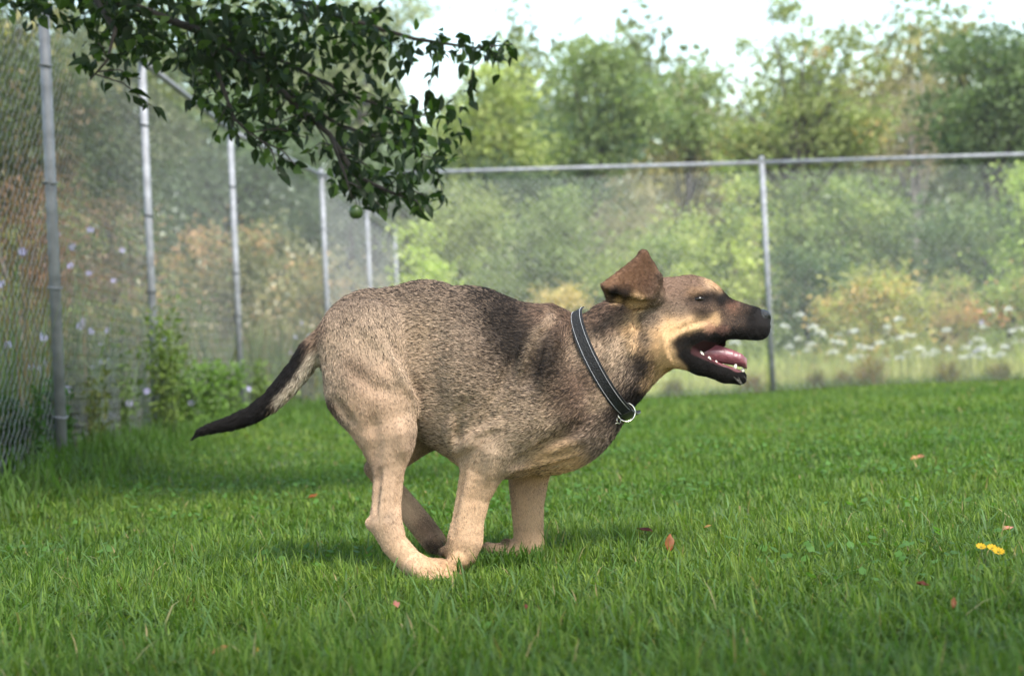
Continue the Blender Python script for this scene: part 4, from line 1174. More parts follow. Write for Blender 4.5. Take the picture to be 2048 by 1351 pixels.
# --- coat: control points (x, y, sigma, light colour, share of dark hairs)
TAN = (178, 154, 130); LEG = (180, 151, 126); CHK = (204, 167, 125); BRN = (128, 103, 86); CRM = (205, 190, 170); GRY = (158, 136, 118); DRK = (17, 13, 12)
COAT = [
    (700, 612, 30, GRY, .66), (760, 580, 30, GRY, .74), (830, 578, 35, GRY, .76), (910, 588, 35, GRY, .80), (975, 616, 30, GRY, .88), (1030, 640, 25, BRN, .80),
    (1000, 680, 28, GRY, .80), (1015, 655, 24, GRY, .88), (1040, 690, 26, DRK, .86), (1060, 640, 16, BRN, .6), (1085, 640, 18, BRN, .5), (1075, 690, 16, TAN, .30), (1092, 730, 24, GRY, .88), (1110, 680, 22, BRN, .8),
    (720, 660, 30, TAN, .40), (790, 640, 35, TAN, .48), (870, 660, 40, TAN, .42), (930, 680, 30, GRY, .55), (850, 720, 40, TAN, .38), (910, 760, 40, TAN, .42),
    (970, 750, 28, GRY, .60), (1010, 800, 30, TAN, .42), (950, 820, 30, TAN, .34), (890, 840, 25, TAN, .30), (920, 880, 22, TAN, .18), (860, 800, 20, TAN, .45),
    (660, 700, 22, TAN, .36), (690, 750, 25, TAN, .34), (720, 735, 22, BRN, .38), (745, 700, 20, TAN, .24), (640, 755, 12, DRK, .62), (668, 812, 9, DRK, .6), (645, 800, 9, CRM, .1),
    (690, 845, 12, CRM, .15), (785, 735, 12, LEG, .08), (815, 790, 14, LEG, .12), (750, 790, 26, LEG, .20), (720, 830, 20, LEG, .12), (780, 850, 28, LEG, .10), (770, 910, 30, LEG, .05),
    (775, 980, 30, LEG, .04), (778, 1035, 8, GRY, .2), (770, 1060, 25, LEG, .02), (810, 1110, 25, (190, 158, 128), .02), (870, 1145, 30, (186, 152, 120), .02),
    (860, 880, 20, GRY, .30), (740, 935, 18, BRN, .1), (830, 1000, 22, LEG, .05), (850, 1060, 16, BRN, .35), (885, 1098, 12, DRK, .95), (858, 1090, 9, DRK, 1.), (872, 1100, 9, DRK, 1.),
    (1050, 760, 26, GRY, .62), (1120, 770, 28, BRN, .62), (1150, 830, 26, BRN, .60), (1060, 830, 30, TAN, .44), (1000, 860, 24, TAN, .30), (960, 880, 18, LEG, .12),
    (1085, 860, 24, TAN, .44), (1030, 900, 26, TAN, .36), (980, 915, 20, TAN, .20), (1100, 905, 22, CHK, .20), (1170, 875, 16, GRY, .45), (1200, 860, 18, GRY, .70), (1150, 900, 14, CHK, .2),
    (1190, 800, 15, TAN, .25), (1215, 830, 14, DRK, .8), (1080, 935, 18, CHK, .30), (1010, 945, 12, TAN, .36),
    (955, 960, 26, (192, 160, 130), .13), (940, 1030, 30, (192, 160, 130), .09), (930, 1090, 22, (186, 154, 124), .10), (910, 1135, 20, (184, 146, 108), .08),
    (1058, 965, 24, (178, 146, 124), .22), (1056, 1030, 30, (190, 156, 126), .08), (1050, 1090, 25, (186, 152, 122), .08), (1012, 1081, 7, DRK, 1.), (985, 1098, 20, (186, 152, 124), .12),
    (1130, 650, 20, BRN, .60), (1150, 700, 22, TAN, .50), (1165, 760, 24, BRN, .58), (1195, 630, 16, BRN, .66), (1205, 660, 14, BRN, .5), (1200, 700, 18, TAN, .38), (1235, 640, 14, BRN, .5),
    (1235, 700, 18, TAN, .32), (1220, 745, 20, TAN, .50), (1255, 655, 14, CHK, .18), (1262, 690, 12, CHK, .25), (1250, 750, 16, GRY, .7), (1278, 730, 16, DRK, .88), (1262, 785, 18, DRK, .85), (1285, 680, 12, GRY, .6),
    (1300, 640, 14, GRY, .65), (1318, 700, 18, CHK, .03), (1310, 670, 14, CHK, .06), (1340, 650, 16, CHK, .04), (1320, 740, 14, CHK, .1), (1290, 765, 10, CHK, .35), (1352, 736, 10, CHK, .15),
    (1370, 655, 14, CHK, .05), (1395, 648, 12, CHK, .10), (1425, 638, 8, CHK, .2), (1410, 660, 9, (170, 125, 105), .2), (1440, 664, 9, (120, 84, 74), .5),
    (1360, 570, 26, BRN, .28), (1330, 575, 18, BRN, .30), (1350, 600, 18, BRN, .42), (1320, 612, 14, GRY, .7), (1350, 620, 14, GRY, .72), (1395, 572, 14, BRN, .32), (1380, 586, 8, (180, 140, 105), .12),
    (1416, 566, 9, (206, 172, 136), .08), (1396, 582, 7, (176, 140, 108), .2), (1432, 578, 8, (190, 155, 122), .2), (1402, 596, 9, DRK, .93), (1425, 592, 8, DRK, .75), (1412, 614, 10, BRN, .72), (1385, 612, 9, BRN, .5), (1395, 630, 10, DRK, .78), (1375, 603, 8, DRK, .85),  # pale brow points carry a sun highlight in the hair colour
    (1442, 600, 9, DRK, .85), (1463, 614, 11, (140, 100, 80), .55), (1450, 632, 12, BRN, .74), (1486, 618, 11, BRN, .8), (1475, 642, 12, BRN, .86), (1505, 635, 14, DRK, 1.), (1462, 600, 6, DRK, .9), (1515, 665, 14, DRK, 1.), (1470, 670, 10, DRK, .92), (1535, 640, 10, DRK, 1.),
    (1395, 672, 7, DRK, 1.), (1370, 680, 7, DRK, 1.), (1352, 690, 6, DRK, 1.), (1365, 712, 8, DRK, 1.), (1390, 728, 9, DRK, 1.), (1420, 740, 10, DRK, 1.), (1455, 756, 12, DRK, 1.), (1485, 758, 10, DRK, 1.), (1430, 676, 6, DRK, 1.),
    (1340, 700, 7, CHK, .08), (1350, 725, 6, CHK, .15),
    (1255, 555, 22, (112, 82, 62), .22), (1285, 530, 16, (104, 76, 58), .25), (1295, 570, 14, (92, 66, 52), .3), (1222, 567, 9, (130, 98, 76), .12), (1312, 560, 6, DRK, .75), (1300, 525, 5, DRK, .6),
    (1225, 588, 7, DRK, 1.), (1245, 590, 8, DRK, .9), (1232, 603, 5, CHK, .3), (1262, 604, 9, CHK, .3), (1275, 612, 8, CHK, .35),
    (650, 664, 12, BRN, .7), (640, 682, 12, BRN, .5), (615, 692, 12, BRN, .6), (598, 712, 12, DRK, .85), (628, 724, 9, CRM, .2), (608, 754, 9, CRM, .3), (580, 788, 8, TAN, .45), (583, 738, 14, DRK, .95), (560, 765, 14, DRK, .97), (530, 800, 16, DRK, .98), (548, 818, 8, TAN, .75),
    (490, 835, 20, DRK, 1.), (440, 850, 20, DRK, 1.), (395, 868, 20, DRK, 1.),
]
def coat_line(pts, sg, col, dk, step=9):
    for (x0, y0), (x1, y1) in zip(pts[:-1], pts[1:]):
        for t in np.arange(0, 1, step / max(step, math.hypot(x1 - x0, y1 - y0))):
            COAT.append((x0 + (x1 - x0) * t, y0 + (y1 - y0) * t, sg, col, dk))
coat_line([(1346, 690), (1362, 678), (1395, 672), (1430, 677), (1475, 681), (1512, 682)], 7, DRK, 1.)
coat_line([(1350, 696), (1366, 714), (1395, 730), (1430, 748), (1470, 763), (1490, 760)], 8, DRK, 1.)
coat_line([(1384, 602), (1398, 597), (1412, 600)], 6, DRK, .95)
coat_line([(1104, 634), (1072, 668), (1056, 706), (1042, 745)], 9, TAN, .28)
coat_line([(1094, 690), (1080, 745)], 15, DRK, .76)
coat_line([(1000, 622), (1026, 662), (1034, 705)], 18, DRK, .82)
coat_line([(668, 806), (690, 836), (704, 852)], 6, BRN, .5)
coat_line([(632, 712), (614, 745), (582, 783), (553, 811)], 8, CRM, .22)
coat_line([(606, 692), (580, 722), (556, 752), (530, 782)], 9, DRK, .96)
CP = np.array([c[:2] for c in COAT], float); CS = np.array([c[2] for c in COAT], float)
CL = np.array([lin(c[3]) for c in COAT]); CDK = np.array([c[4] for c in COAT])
Q0 = np.array(W(0, 0, D0)); 
def coat(P):
    flat = P.copy(); flat[:, 1] = D0
    legpar = np.abs(P[:, 1] - D0)
    px = to_px(flat)
    px_true = to_px(P)
    # legs are painted where they stand, the rest by its side view
    f = smooth(880, 960, px_true[:, 1])[:, None]
    px = px * (1 - f) + px_true * f
    L = np.zeros((len(P), 3)); Dk = np.zeros(len(P))
    for s0 in range(0, len(P), 20000):
        q = px[s0:s0 + 20000]
        d2 = ((q[:, None, :] - CP[None]) ** 2).sum(2) / (CS[None] ** 2 * np.where(CS[None] <= 14, 1.25, 1.9))
        w = np.exp(-np.minimum(d2 - d2.min(1, keepdims=True), 60) * .8)
        w /= w.sum(1, keepdims=True)
        L[s0:s0 + 20000] = w @ CL; Dk[s0:s0 + 20000] = w @ CDK
    return L, Dk, px

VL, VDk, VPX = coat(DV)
MOUTH = [(1352, 686), (1372, 676), (1420, 684), (1476, 690), (1492, 741), (1470, 741), (1440, 733), (1400, 718), (1368, 706)]
def in_poly(p, poly):
    r = np.zeros(len(p), bool)
    for (x0, y0), (x1, y1) in zip(poly, poly[1:] + poly[:1]):
        c = (y0 > p[:, 1]) != (y1 > p[:, 1])
        with np.errstate(divide='ignore', invalid='ignore'):
            r ^= c & (p[:, 0] < (x1 - x0) * (p[:, 1] - y0) / (y1 - y0 + 1e-12) + x0)
    return r
inmouth = in_poly(VPX, MOUTH) & (np.abs(DV[:, 1] - D0) < 0.06)
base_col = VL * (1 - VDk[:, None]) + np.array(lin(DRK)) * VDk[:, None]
base_col = np.where(inmouth[:, None], np.array([[0.030, 0.010, 0.011]]), base_col)

# --- flow and fur length for each vertex
flow = np.zeros_like(DV); fl_len = np.zeros(len(DV)); wsum = np.zeros(len(DV))
for a, b, ra, rb, sy, yc, fd, fur_mm in PRIMS:
    d = cone_dist(DV.T, a, b, ra, rb, sy, yc)
    w = np.exp(-np.maximum(d + .004, 0) / 0.010)
    flow += w[:, None] * fd; fl_len += w * fur_mm; wsum += w
fl_len /= wsum + 1e-9
flow[:, 2] -= 0.25 * wsum
flow -= (flow * VN).sum(1, keepdims=True) * VN
flow /= np.linalg.norm(flow, axis=1, keepdims=True) + 1e-9
fl_len[inmouth] = 0
nose_px = np.hypot(VPX[:, 0] - 1526, VPX[:, 1] - 637) < 19
fl_len[nose_px] = 0

DV = DV - VN * (fl_len * .00012)[:, None]

M_SKIN, nt_, b_, o_ = new_mat('dog_skin')
b_.inputs['Roughness'].default_value = 0.8
b_.inputs['Specular IOR Level'].default_value = 0.15
at_ = nt_.nodes.new('ShaderNodeAttribute'); at_.attribute_name = 'col'
nt_.links.new(at_.outputs['Color'], b_.inputs['Base Color'])
dog_loc = (W(960, 1140, D0).x, D0, 0.0)
dog = empty('dog', dog_loc)
tag(dog, 'tan and sable dog with black muzzle running with its mouth open', 'dog')
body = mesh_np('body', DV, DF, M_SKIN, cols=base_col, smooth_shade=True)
adopt(body, dog)

# --- fur strands
def make_fur(N):
    T = np.concatenate([DF[:, [0, 1, 2]], DF[:, [0, 2, 3]]])
    A, B, C = DV[T[:, 0]], DV[T[:, 1]], DV[T[:, 2]]
    area = np.linalg.norm(np.cross(B - A, C - A), axis=1) * .5
    len_t = fl_len[T].mean(1)
    wgt = area * np.clip(12.0 / np.maximum(len_t, 4), .7, 2.2) * (len_t > .5)
    cum = np.cumsum(wgt); cum /= cum[-1]
    t = np.searchsorted(cum, rng.random(N))
    r1 = np.sqrt(rng.random(N)); r2 = rng.random(N)
    bc = np.stack([1 - r1, r1 * (1 - r2), r1 * r2], 1)
    mixv = lambda a: (a[T[t]] * (bc[:, :, None] if a.ndim == 2 else bc)).sum(1)
    P = mixv(DV); N_ = mixv(VN); N_ /= np.linalg.norm(N_, axis=1, keepdims=True)
    Fl = mixv(flow); Ln = mixv(fl_len) * .001
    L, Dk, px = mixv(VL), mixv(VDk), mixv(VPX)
    # tufted, uneven coat
    cl = np.sin(P[:, 0] * 210 + 2 * np.sin(P[:, 2] * 160)) * np.sin(P[:, 2] * 190 + 2 * np.sin(P[:, 0] * 140 + P[:, 1] * 120))
    ln = np.maximum(Ln * .66, .0046 * (Ln > .0018)) * rng.uniform(.6, 1.25, len(P)) * (1 + .18 * cl)
    jit = rng.normal(0, .13, P.shape)
    side = np.cross(N_, Fl)
    Fl = Fl + side * (.18 * cl)[:, None]
    lift = rng.uniform(.12, .34, len(P))[:, None]
    d1 = Fl + N_ * (lift + .16) + jit; d1 /= np.linalg.norm(d1, axis=1, keepdims=True)
    d2 = Fl + N_ * (lift * .35) + jit * 1.3; d2 /= np.linalg.norm(d2, axis=1, keepdims=True)
    p0 = P - N_ * .0006
    p1 = p0 + d1 * (ln * .45)[:, None]
    p2 = p1 + d2 * (ln * .55)[:, None]
    pts = np.stack([p0, p1, p2], 1).reshape(-1, 3)
    dk = rng.random(len(P)) < np.clip(Dk * (.90 + .10 * (Dk > .8)) + .08 * cl * (Dk > .15) * (Dk < .9), 0, 1)
    dcol = np.array(lin((50, 40, 35))) + (np.array(lin(DRK)) - np.array(lin((50, 40, 35)))) * smooth(.6, .9, Dk)[:, None]
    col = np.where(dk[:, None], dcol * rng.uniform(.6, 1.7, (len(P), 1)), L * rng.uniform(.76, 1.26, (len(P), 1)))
    fine = np.sin(P[:, 0] * 820 + 3 * np.sin(P[:, 2] * 610 + P[:, 1] * 300)) * np.sin(P[:, 2] * 760 + 3 * np.sin(P[:, 0] * 540 + P[:, 1] * 410))
    short = np.clip((.0095 - Ln) / .004, 0, 1)
    col = col * (1 + (.13 + .17 * short) * fine + .10 * cl)[:, None] * np.where(rng.random(len(P)) < .16 * short, .55, 1.)[:, None]
    # some pale hairs in the sable
    pale = (~dk) & (rng.random(len(P)) < .12) & (Dk > .2)
    col = np.where(pale[:, None], np.minimum(col * 1.35, .8), col)
    rad = np.clip(ln * .030, .00021, .00031)
    return pts, col, rad, len(P)

def fur_object(N):
    pts, col, rad, n = make_fur(N)
    hc = bpy.data.hair_curves.new('fur')
    hc.add_curves([3] * n)
    hc.attributes['position'].data.foreach_set('vector', pts.astype(np.float32).ravel())
    ra = hc.attributes.get('radius') or hc.attributes.new('radius', 'FLOAT', 'POINT')
    rr = np.stack([rad * .9, rad, rad * .15], 1)
    ra.data.foreach_set('value', rr.astype(np.float32).ravel())
    ca = hc.attributes.new('col', 'FLOAT_COLOR', 'CURVE')
    c4 = np.ones((n, 4), np.float32); c4[:, :3] = col
    ca.data.foreach_set('color', c4.ravel())
    m, nt, b, out = new_mat('dog_fur')
    b.inputs['Roughness'].default_value = 0.55
    b.inputs['Specular IOR Level'].default_value = 0.18
    a = nt.nodes.new('ShaderNodeAttribute'); a.attribute_name = 'col'
    nt.links.new(a.outputs['Color'], b.inputs['Base Color'])
    hc.materials.append(m)
    ob = bpy.data.objects.new('fur', hc)
    COL.objects.link(ob)
    adopt(ob, dog)
    ob['kind'] = 'stuff'
    return ob
fur_object(560000)

# --- eyes, nose, mouth
M_EYE = mat_plain('eye', (0.008, 0.005, 0.003), 0.10, 0, .2, spec=.3)
M_NOSE = mat_plain('nose_leather', (0.006, 0.006, 0.006), 0.42, 0, .4, 260, .5, spec=.35)
M_TONGUE = mat_plain('tongue', (0.17, 0.052, 0.065), 0.28, 0, .15, 120, .25)
M_GUM = mat_plain('gum', (0.11, 0.032, 0.036), 0.3, 0, .3, 90)
M_TOOTH = mat_plain('tooth', (0.55, 0.51, 0.42), 0.3, 0, .06, 150)
M_CLAW = mat_plain('claw', (0.05, 0.04, 0.035), 0.4, 0, .2)

def ellipsoid(name, c, r, mat, rot=None, seg=20, fn=None):
    bm = bmesh.new()
    bmesh.ops.create_uvsphere(bm, u_segments=seg, v_segments=seg // 2 + 2, radius=1.0)
    for v in bm.verts:
        p = Vector((v.co.x * r[0], v.co.y * r[1], v.co.z * r[2]))
        if fn: p = fn(v.co.copy(), p)
        if rot: p = rot @ p
        v.co = p + Vector(c)
    me = bpy.data.meshes.new(name); bm.to_mesh(me); bm.free()
    me.polygons.foreach_set('use_smooth', np.ones(len(me.polygons), bool))
    me.materials.append(mat)
    o = bpy.data.objects.new(name, me); COL.objects.link(o)
    adopt(o, dog)
    return o

e = surf(1398, 598)
for sg in (1, -1):
    c = np.array(e) if sg == 1 else np.array([e[0], 2 * D0 - e[1], e[2]])
    ellipsoid('eye', (c[0], c[1] + .0066 * sg, c[2]), (.0136, .0092, .0080), M_EYE)

nc = DP(1521, 637, 0)
def nose_shape(u, p):
    # blunt front, dents for the nostrils on both sides, a groove in the middle
    q = p.copy()
    if u.x > .45: q.x = p.x * (1 - .16 * (u.x - .45))
    for sg in (-1, 1):
        d = (Vector((.72, sg * .62, -.12)) - u).length
        q *= 1 - .30 * math.exp(-(d / .30) ** 2)
    if u.x > .5: q.x *= 1 - .10 * math.exp(-(u.y / .12) ** 2)
    if u.z < 0: q.y *= 1 + .35 * u.z
    return q
ellipsoid('nose', nc, (.0262, .0245, .0215), M_NOSE, seg=40, fn=nose_shape)

def tongue():
    n, m = 22, 9
    cl = [(1375, 690), (1410, 689), (1440, 693), (1465, 701), (1483, 709), (1494, 719)]
    ts = np.linspace(0, 1, n)
    xs = np.interp(ts, np.linspace(0, 1, len(cl)), [c[0] for c in cl]); ys = np.interp(ts, np.linspace(0, 1, len(cl)), [c[1] for c in cl])
    top, bot = [], []
    for t, x, y in zip(ts, xs, ys):
        hw = 24 * (1 - max(0, (t - .80) / .2) ** 2 * .62) * (.85 + .15 * t)
        for j in range(m):
            s = -1 + 2 * j / (m - 1)
            cup = 5 * s * s - 3.5 * math.exp(-(s / .25) ** 2) * -1 * .6
            top.append(DP(x, y - cup + 3, s * hw)); bot.append(DP(x, y + 38 - 18 * t ** 1.5 - cup * .6 - 2 * (s * s), s * hw * .97))
    V = np.array(top + bot); F_ = []; o = n * m
    for i in range(n - 1):
        for j in range(m - 1):
            a = i * m + j
            F_.append((a, a + 1, a + m + 1, a + m)); F_.append((o + a, o + a + m, o + a + m + 1, o + a + 1))
        F_.append((i * m, i * m + m, o + i * m + m, o + i * m)); a = i * m + m - 1; F_.append((a, o + a, o + a + m, a + m))
    for j in range(m - 1):
        a = (n - 1) * m + j; F_.append((a, a + 1, o + a + 1, o + a)); F_.append((j, o + j, o + j + 1, j + 1))
    t = mesh_np('tongue', V, np.array(F_), M_TONGUE, smooth_shade=True)
    adopt(t, dog)
tongue()

def tooth(x, y, w, L, r, dx=0, up=1):
    a = DP(x, y, w); b = DP(x + dx, y - L * up, w)
    mid = (a + b) / 2
    o = MB().tube([a, a * .6 + b * .4, a * .25 + b * .75, b], [r * U, r * .92 * U, r * .6 * U, r * .12 * U], 8).build('tooth', M_TOOTH)
    adopt(o, dog)
for sg in (-1, 1):
    tooth(1469, 740, sg * 19, 18, 4.2, 4)
    for x, y, L, r in ((1402, 714, 13, 7), (1388, 707, 11, 6), (1418, 722, 10, 5), (1432, 728, 8, 4.2), (1446, 734, 7, 3.6)): tooth(x, y, sg * 33 - sg * (x - 1388) * .16, L, r)
for k, w in enumerate((-12, -7, -2.3, 2.3, 7, 12)):
    tooth(1484 + (3 - abs(w) * .25), 745, w, 10, 3.2, 2)
# gum ridge of the lower jaw
for sg in (-1, 1):
    g = MB().tube([DP(x, y, sg * w) for x, y, w in ((1378, 709, 36), (1400, 717, 32), (1425, 727, 27), (1450, 736, 22), (1470, 743, 18), (1484, 747, 8))], [6 * U, 7 * U, 7 * U, 7 * U, 7 * U, 6 * U], 8).build('gum', M_GUM)
    adopt(g, dog)
# claws of the near hind paw
for w, ex, ey in ((-27, 856, 1168), (-13, 886, 1170), (3, 907, 1162), (17, 916, 1152)):
    a = DP(ex - 6, ey - 4, NH + w)
    c = MB().tube([a, DP(ex + 3, ey, NH + w), DP(ex + 7, ey + 6, NH + w)], [4.2 * U, 3.4 * U, .8 * U], 7).build('claw', M_CLAW)
    adopt(c, dog)
# whiskers
for k in range(12):
    x = random.uniform(1440, 1525); low = k < 5
    y = random.uniform(752, 760) if low else random.uniform(655, 672)
    if low: x = random.uniform(1462, 1490)
    p = surf(x, y)
    ln_ = random.uniform(.018, .03)
    d = Vector((random.uniform(.2, .7), -random.uniform(.1, .6), -random.uniform(.3, .9))).normalized()
    p = Vector(tuple(p))
    wk = MB().tube([p, p + d * ln_ * .5, p + d * ln_ + Vector((.002, 0, -.003))], [.00014, .00012, .00006], 4).build('whisker', M_TOOTH if low else M_CLAW)
    adopt(wk, dog)

# ------------------------------------------------------------------ collar
M_STRAP = mat_plain('black_webbing', (0.006, 0.006, 0.007), 0.75, 0, .3, 300, .6)
M_STITCH = mat_plain('reflective_stitching', (0.62, 0.63, 0.66), 0.45, 0, .1)
M_RING = mat_plain('nickel_ring', (0.62, 0.58, 0.52), 0.22, 1.0, .05)
M_BUCKLE = mat_plain('black_plastic_buckle', (0.012, 0.012, 0.014), 0.3, 0, .1)

def collar():
    # loop: points on the neck under the strap's own path; near side from the photograph, far side mirrored
    cen = DP(1214, 727, 0)
    up_dir = (DP(1163, 636, 0) - DP(1262, 818, 0)); up_dir /= np.linalg.norm(up_dir)
    ax = np.array([up_dir[2], 0, -up_dir[0]])          # along the neck, towards the head
    ax_t = ax * 1.0
    near = np.array([0, -1, 0]) - ax * 0.30
    near /= np.linalg.norm(near)
    nrm = np.cross(up_dir, near); nrm /= np.linalg.norm(nrm)
    if nrm @ ax < 0: nrm = -nrm
    n = 96
    ring = []
    for i in range(n):
        t = 2 * math.pi * i / n
        nn = near if math.cos(t) > 0 else (np.array([0, -1, 0]) + ax * 0.30) / math.sqrt(1.09)
        d = up_dir * math.sin(t) + nn * math.cos(t)
        d /= np.linalg.norm(d)
        rs = np.linspace(.03, .20, 400)
        v = sample(cen + rs[:, None] * d)
        k = np.where(v > 0)[0]
        r = rs[k[0]] if len(k) else .1
        ring.append((d, r))
    r_ = np.array([r for d, r in ring])
    for _ in range(3): r_ = np.maximum(r_, (np.roll(r_, 1) + np.roll(r_, -1) + r_) / 3)
    for _ in range(2): r_ = (np.roll(r_, 1) + np.roll(r_, -1) + 2 * r_) / 4
    mid = np.array([cen + d * (r + .0085) for (d, _), r in zip(ring, r_)])
    out = np.array([d for d, _ in ring])
    return mid, out, ax
c_mid, c_out, c_ax = collar()
root = empty('dog_collar', tuple(DP(1214, 727, 0)))
tag(root, 'black collar with pale stitched edges around the dog neck', 'collar')

def band(lo, hi, lift, thick, name, mat, i0=0, i1=None, parent=None):
    n = len(c_mid); closed = i1 is None
    ids = [i % n for i in (range(n) if closed else range(i0, i1 + 1))]
    V, Fc = [], []
    tan = np.roll(c_mid, -1, 0) - np.roll(c_mid, 1, 0)
    for i in ids:
        a = np.cross(tan[i], c_out[i]); a /= np.linalg.norm(a)
        if a @ c_ax < 0: a = -a
        o = np.cross(a, tan[i]); o /= np.linalg.norm(o)
        if o @ c_out[i] < 0: o = -o
        p = c_mid[i] + o * lift
        V += [p + a * lo, p + a * hi, p + a * hi + o * thick, p + a * lo + o * thick]
    m = len(ids)
    for j in range(m if closed else m - 1):
        b0, b1 = j * 4, ((j + 1) % m) * 4
        for k in range(4): Fc.append((b0 + k, b0 + (k + 1) % 4, b1 + (k + 1) % 4, b1 + k))
    if not closed: Fc += [(0, 1, 2, 3), ((m - 1) * 4 + 3, (m - 1) * 4 + 2, (m - 1) * 4 + 1, (m - 1) * 4)]
    o = mesh_np(name, np.array(V), np.array(Fc), mat, smooth_shade=False)
    adopt(o, root)
    return o
band(-.0158, .0158, 0, .0028, 'strap', M_STRAP)
def stitches(pos, i0, i1):
    mb = MB(); n = len(c_mid)
    tan = np.roll(c_mid, -1, 0) - np.roll(c_mid, 1, 0)
    for f in np.arange(i0, i1, .34):
        i = int(f) % n; j = (i + 1) % n; fr = f - int(f)
        def at(fr_):
            q = c_mid[i] * (1 - fr_) + c_mid[j] * fr_
            a = np.cross(tan[i], c_out[i]); a /= np.linalg.norm(a)
            if a @ c_ax < 0: a = -a
            return q + a * pos + c_out[i] * .0031
        mb.tube([at(fr), at(fr + .22)], .00045, 5)
    o = mb.build('stitching', M_STITCH); adopt(o, root)
stitches(-.0106, -16, 24); stitches(.0106, -16, 24)
band(-.0150, .0150, .0030, .0032, 'keeper', M_BUCKLE, 70, 80)
band(-.0128, .0128, .0031, .0060, 'buckle', M_BUCKLE, 61, 67)
def torus(name, c, R, r, nrm, mat, arc=2 * math.pi, scale=(1, 1)):
    nrm = Vector(nrm).normalized(); u = nrm.orthogonal().normalized(); w = nrm.cross(u)
    pts = [Vector(tuple(c)) + (u * math.cos(t) * scale[0] + w * math.sin(t) * scale[1]) * R for t in np.linspace(0, arc, 40)]
    o = MB().tube(pts, r, 10).build(name, mat); adopt(o, root); return o
rc = DP(1252, 824, -46)
torus('lead_ring', rc, .0205, .0022, (.25, -1, .12), M_RING)
torus('tag_ring', DP(1237, 840, -48), .0075, .0010, (.9, -.6, .1), M_RING)
tg = MB().tube([DP(1236, 844, -48), DP(1222, 852, -46)], [.0016, .0012], 8).build('tag_clip', M_RING); adopt(tg, root)

# ------------------------------------------------------------------ fallen leaves and small flowers on the lawn
def ground_hit(x, y, lift=.05):
    v = CAM_R @ Vector(((x - CX) / F, (CY - y) / F, -1.0))
    t = (HC - lift) / -v.z
    return Vector((v.x * t, v.y * t, lift))
def fallen_leaf(x, y, Lpx, col, label, up=.3, lift=.05, az=None):
    p = ground_hit(x, y, lift); s = p.y / F
    L = Lpx * s; wd = L * random.uniform(.42, .6)
    t = np.linspace(0, 1, 7); prof = np.array([.0, .5, .9, 1.0, .8, .45, 0]) * wd / 2
    az = random.uniform(0, 6.28) if az is None else az
    V, C = [], []
    fwd = Vector((math.cos(az) * math.cos(up), math.sin(az) * math.cos(up), math.sin(up))); sd = fwd.cross(Vector((.15, -.35, 1))).normalized(); nn = sd.cross(fwd)
    for a, pr in zip(t, prof):
        c = p + fwd * (a - .5) * L + nn * (.22 * L * (a - .5) ** 2)
        for k in (-1, 0, 1):
            q = c + sd * pr * k * random.uniform(.8, 1.15) + nn * (abs(k) * pr * random.uniform(.3, .9) + random.gauss(0, .03) * L)
            V.append(tuple(q)); C.append([col[j] * random.uniform(.75, 1.25) for j in range(3)])
    Fc = []
    for i in range(6):
        for k in range(2):
            a = i * 3 + k; Fc.append((a, a + 1, a + 4, a + 3))
    o = mesh_np('fallen_leaf', np.array(V), np.array(Fc), M_LEAF, cols=np.array(C), smooth_shade=True)
    md = o.modifiers.new('thickness', 'SOLIDIFY'); md.thickness = .0006
    tag(o, label, 'leaf', 'fallen leaves on the lawn')
RUST = (0.13, 0.030, 0.014); ORG = (0.26, 0.085, 0.025); TANL = (0.32, 0.17, 0.06); YEL = (0.38, 0.25, 0.03)
for x, y, L, c, lb, up, az in [
        (1290, 1060, 34, RUST, 'dark red-brown curled leaf on the grass below the dog chest', .2, 2.7),
        (1339, 1085, 38, ORG, 'upright orange leaf standing in the grass beside the dark red leaf', 1.2, 1.2),
        (1416, 1052, 18, TANL, 'small tan leaf right of the upright orange leaf', .2, .3),
        (1834, 916, 30, (0.55, 0.24, 0.14), 'pale salmon leaf lying on the far lawn at right', .1, .1),
        (626, 992, 22, ORG, 'orange leaf on the grass left of the hind legs', .3, .4),
        (440, 1300, 36, TANL, 'tan and orange leaf at the bottom left of the lawn', .35, .5),
        (517, 1298, 16, YEL, 'tiny yellow leaf right of the tan leaf at the bottom', .5, 1.),
        (792, 1208, 24, (0.36, 0.16, 0.10), 'pinkish brown leaf in front of the near hind paw', .5, 2.),
        (1052, 1212, 18, RUST, 'small red leaf in front of the forelegs', .4, 1.5),
        (1845, 1168, 30, RUST, 'thin red-brown leaf low at right', .2, 2.9),
        (1907, 1205, 24, ORG, 'small upright orange leaf low at right', 1.1, 1.),
        (2015, 1057, 26, (0.45, 0.20, 0.14), 'pale pinkish leaf near the right edge above the yellow flowers', .2, .1),
        (2040, 1340, 30, ORG, 'orange leaf in the bottom right corner', .3, .6)]:
    fallen_leaf(x, y, L, c, lb, up, .042 if y > 950 else .032, az)
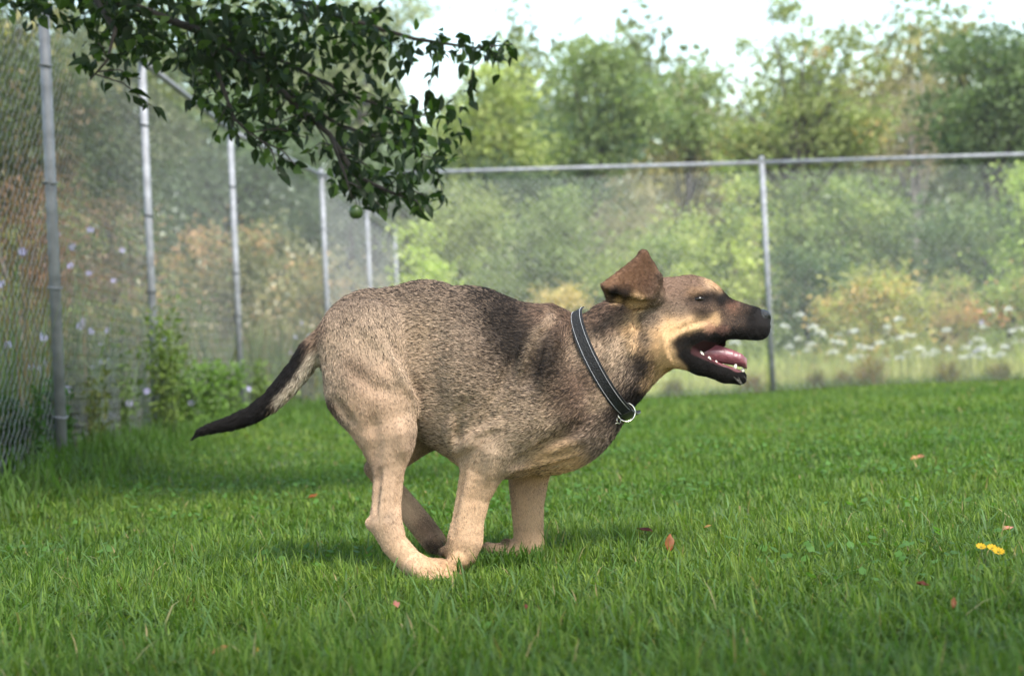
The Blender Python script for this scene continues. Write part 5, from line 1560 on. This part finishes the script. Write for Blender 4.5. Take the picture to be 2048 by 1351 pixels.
def lawn_flower(x, y, r, label):
    p = ground_hit(x, y, .06); s = p.y / F; R = r * s
    root = empty('lawn_flower', (p.x, p.y, 0)); tag(root, label, 'flower', 'yellow flowers in the lawn')
    st = MB().tube([(p.x, p.y, 0), (p.x + .004, p.y, .03), (p.x, p.y, p.z)], [.0014, .0012, .001], 5).build('stem', M_STEM); adopt(st, root)
    vs, fs = [], []
    for j in range(10):
        t0 = 6.283 * j / 10; i0 = len(vs)
        for tt, rr, up in ((t0, .1, 0), (t0 - .3, .75, .25), (t0, 1, .3), (t0 + .3, .75, .25)): vs.append((p.x + R * rr * math.cos(tt), p.y + R * rr * math.sin(tt) * .9 - R * .4 * up, p.z + R * up + R * rr * math.sin(tt) * .5)) 
        fs.append((i0, i0 + 1, i0 + 2, i0 + 3))
    o = mesh_np('petals', np.array(vs), np.array(fs), M_PETAL, cols=np.array([[.62, .36, .015]] * len(vs))); adopt(o, root)
lawn_flower(1962, 1094, 11, 'leftmost yellow flower of the three at the right edge')
lawn_flower(1984, 1096, 11, 'middle yellow flower of the three at the right edge')
lawn_flower(1997, 1104, 13, 'rightmost and largest yellow flower of the three')

# ------------------------------------------------------------------ haze in the air
def haze(density):
    x0, x1, y0, y1, z0, z1 = -610, 610, -110, 2010, -1.6, 20
    V = [(x, y, z) for z in (z0, z1) for x, y in ((x0, y0), (x1, y0), (x1, y1), (x0, y1))]
    Fc = [(0, 3, 2, 1), (4, 5, 6, 7), (0, 1, 5, 4), (1, 2, 6, 5), (2, 3, 7, 6), (3, 0, 4, 7)]
    me = bpy.data.meshes.new('haze'); me.from_pydata(V, [], Fc)
    m = bpy.data.materials.new('haze_air'); m.use_nodes = True; nt = m.node_tree; nt.nodes.clear()
    o = nt.nodes.new('ShaderNodeOutputMaterial'); pv = nt.nodes.new('ShaderNodeVolumePrincipled')
    pv.inputs['Color'].default_value = (.93, .95, .95, 1); pv.inputs['Density'].default_value = density; pv.inputs['Anisotropy'].default_value = 0.2
    nt.links.new(pv.outputs[0], o.inputs['Volume'])
    me.materials.append(m)
    ob = bpy.data.objects.new('haze', me); COL.objects.link(ob)
    tag(ob, 'thin pale summer haze over the meadow', 'haze', kind='stuff')
haze(0.0009)
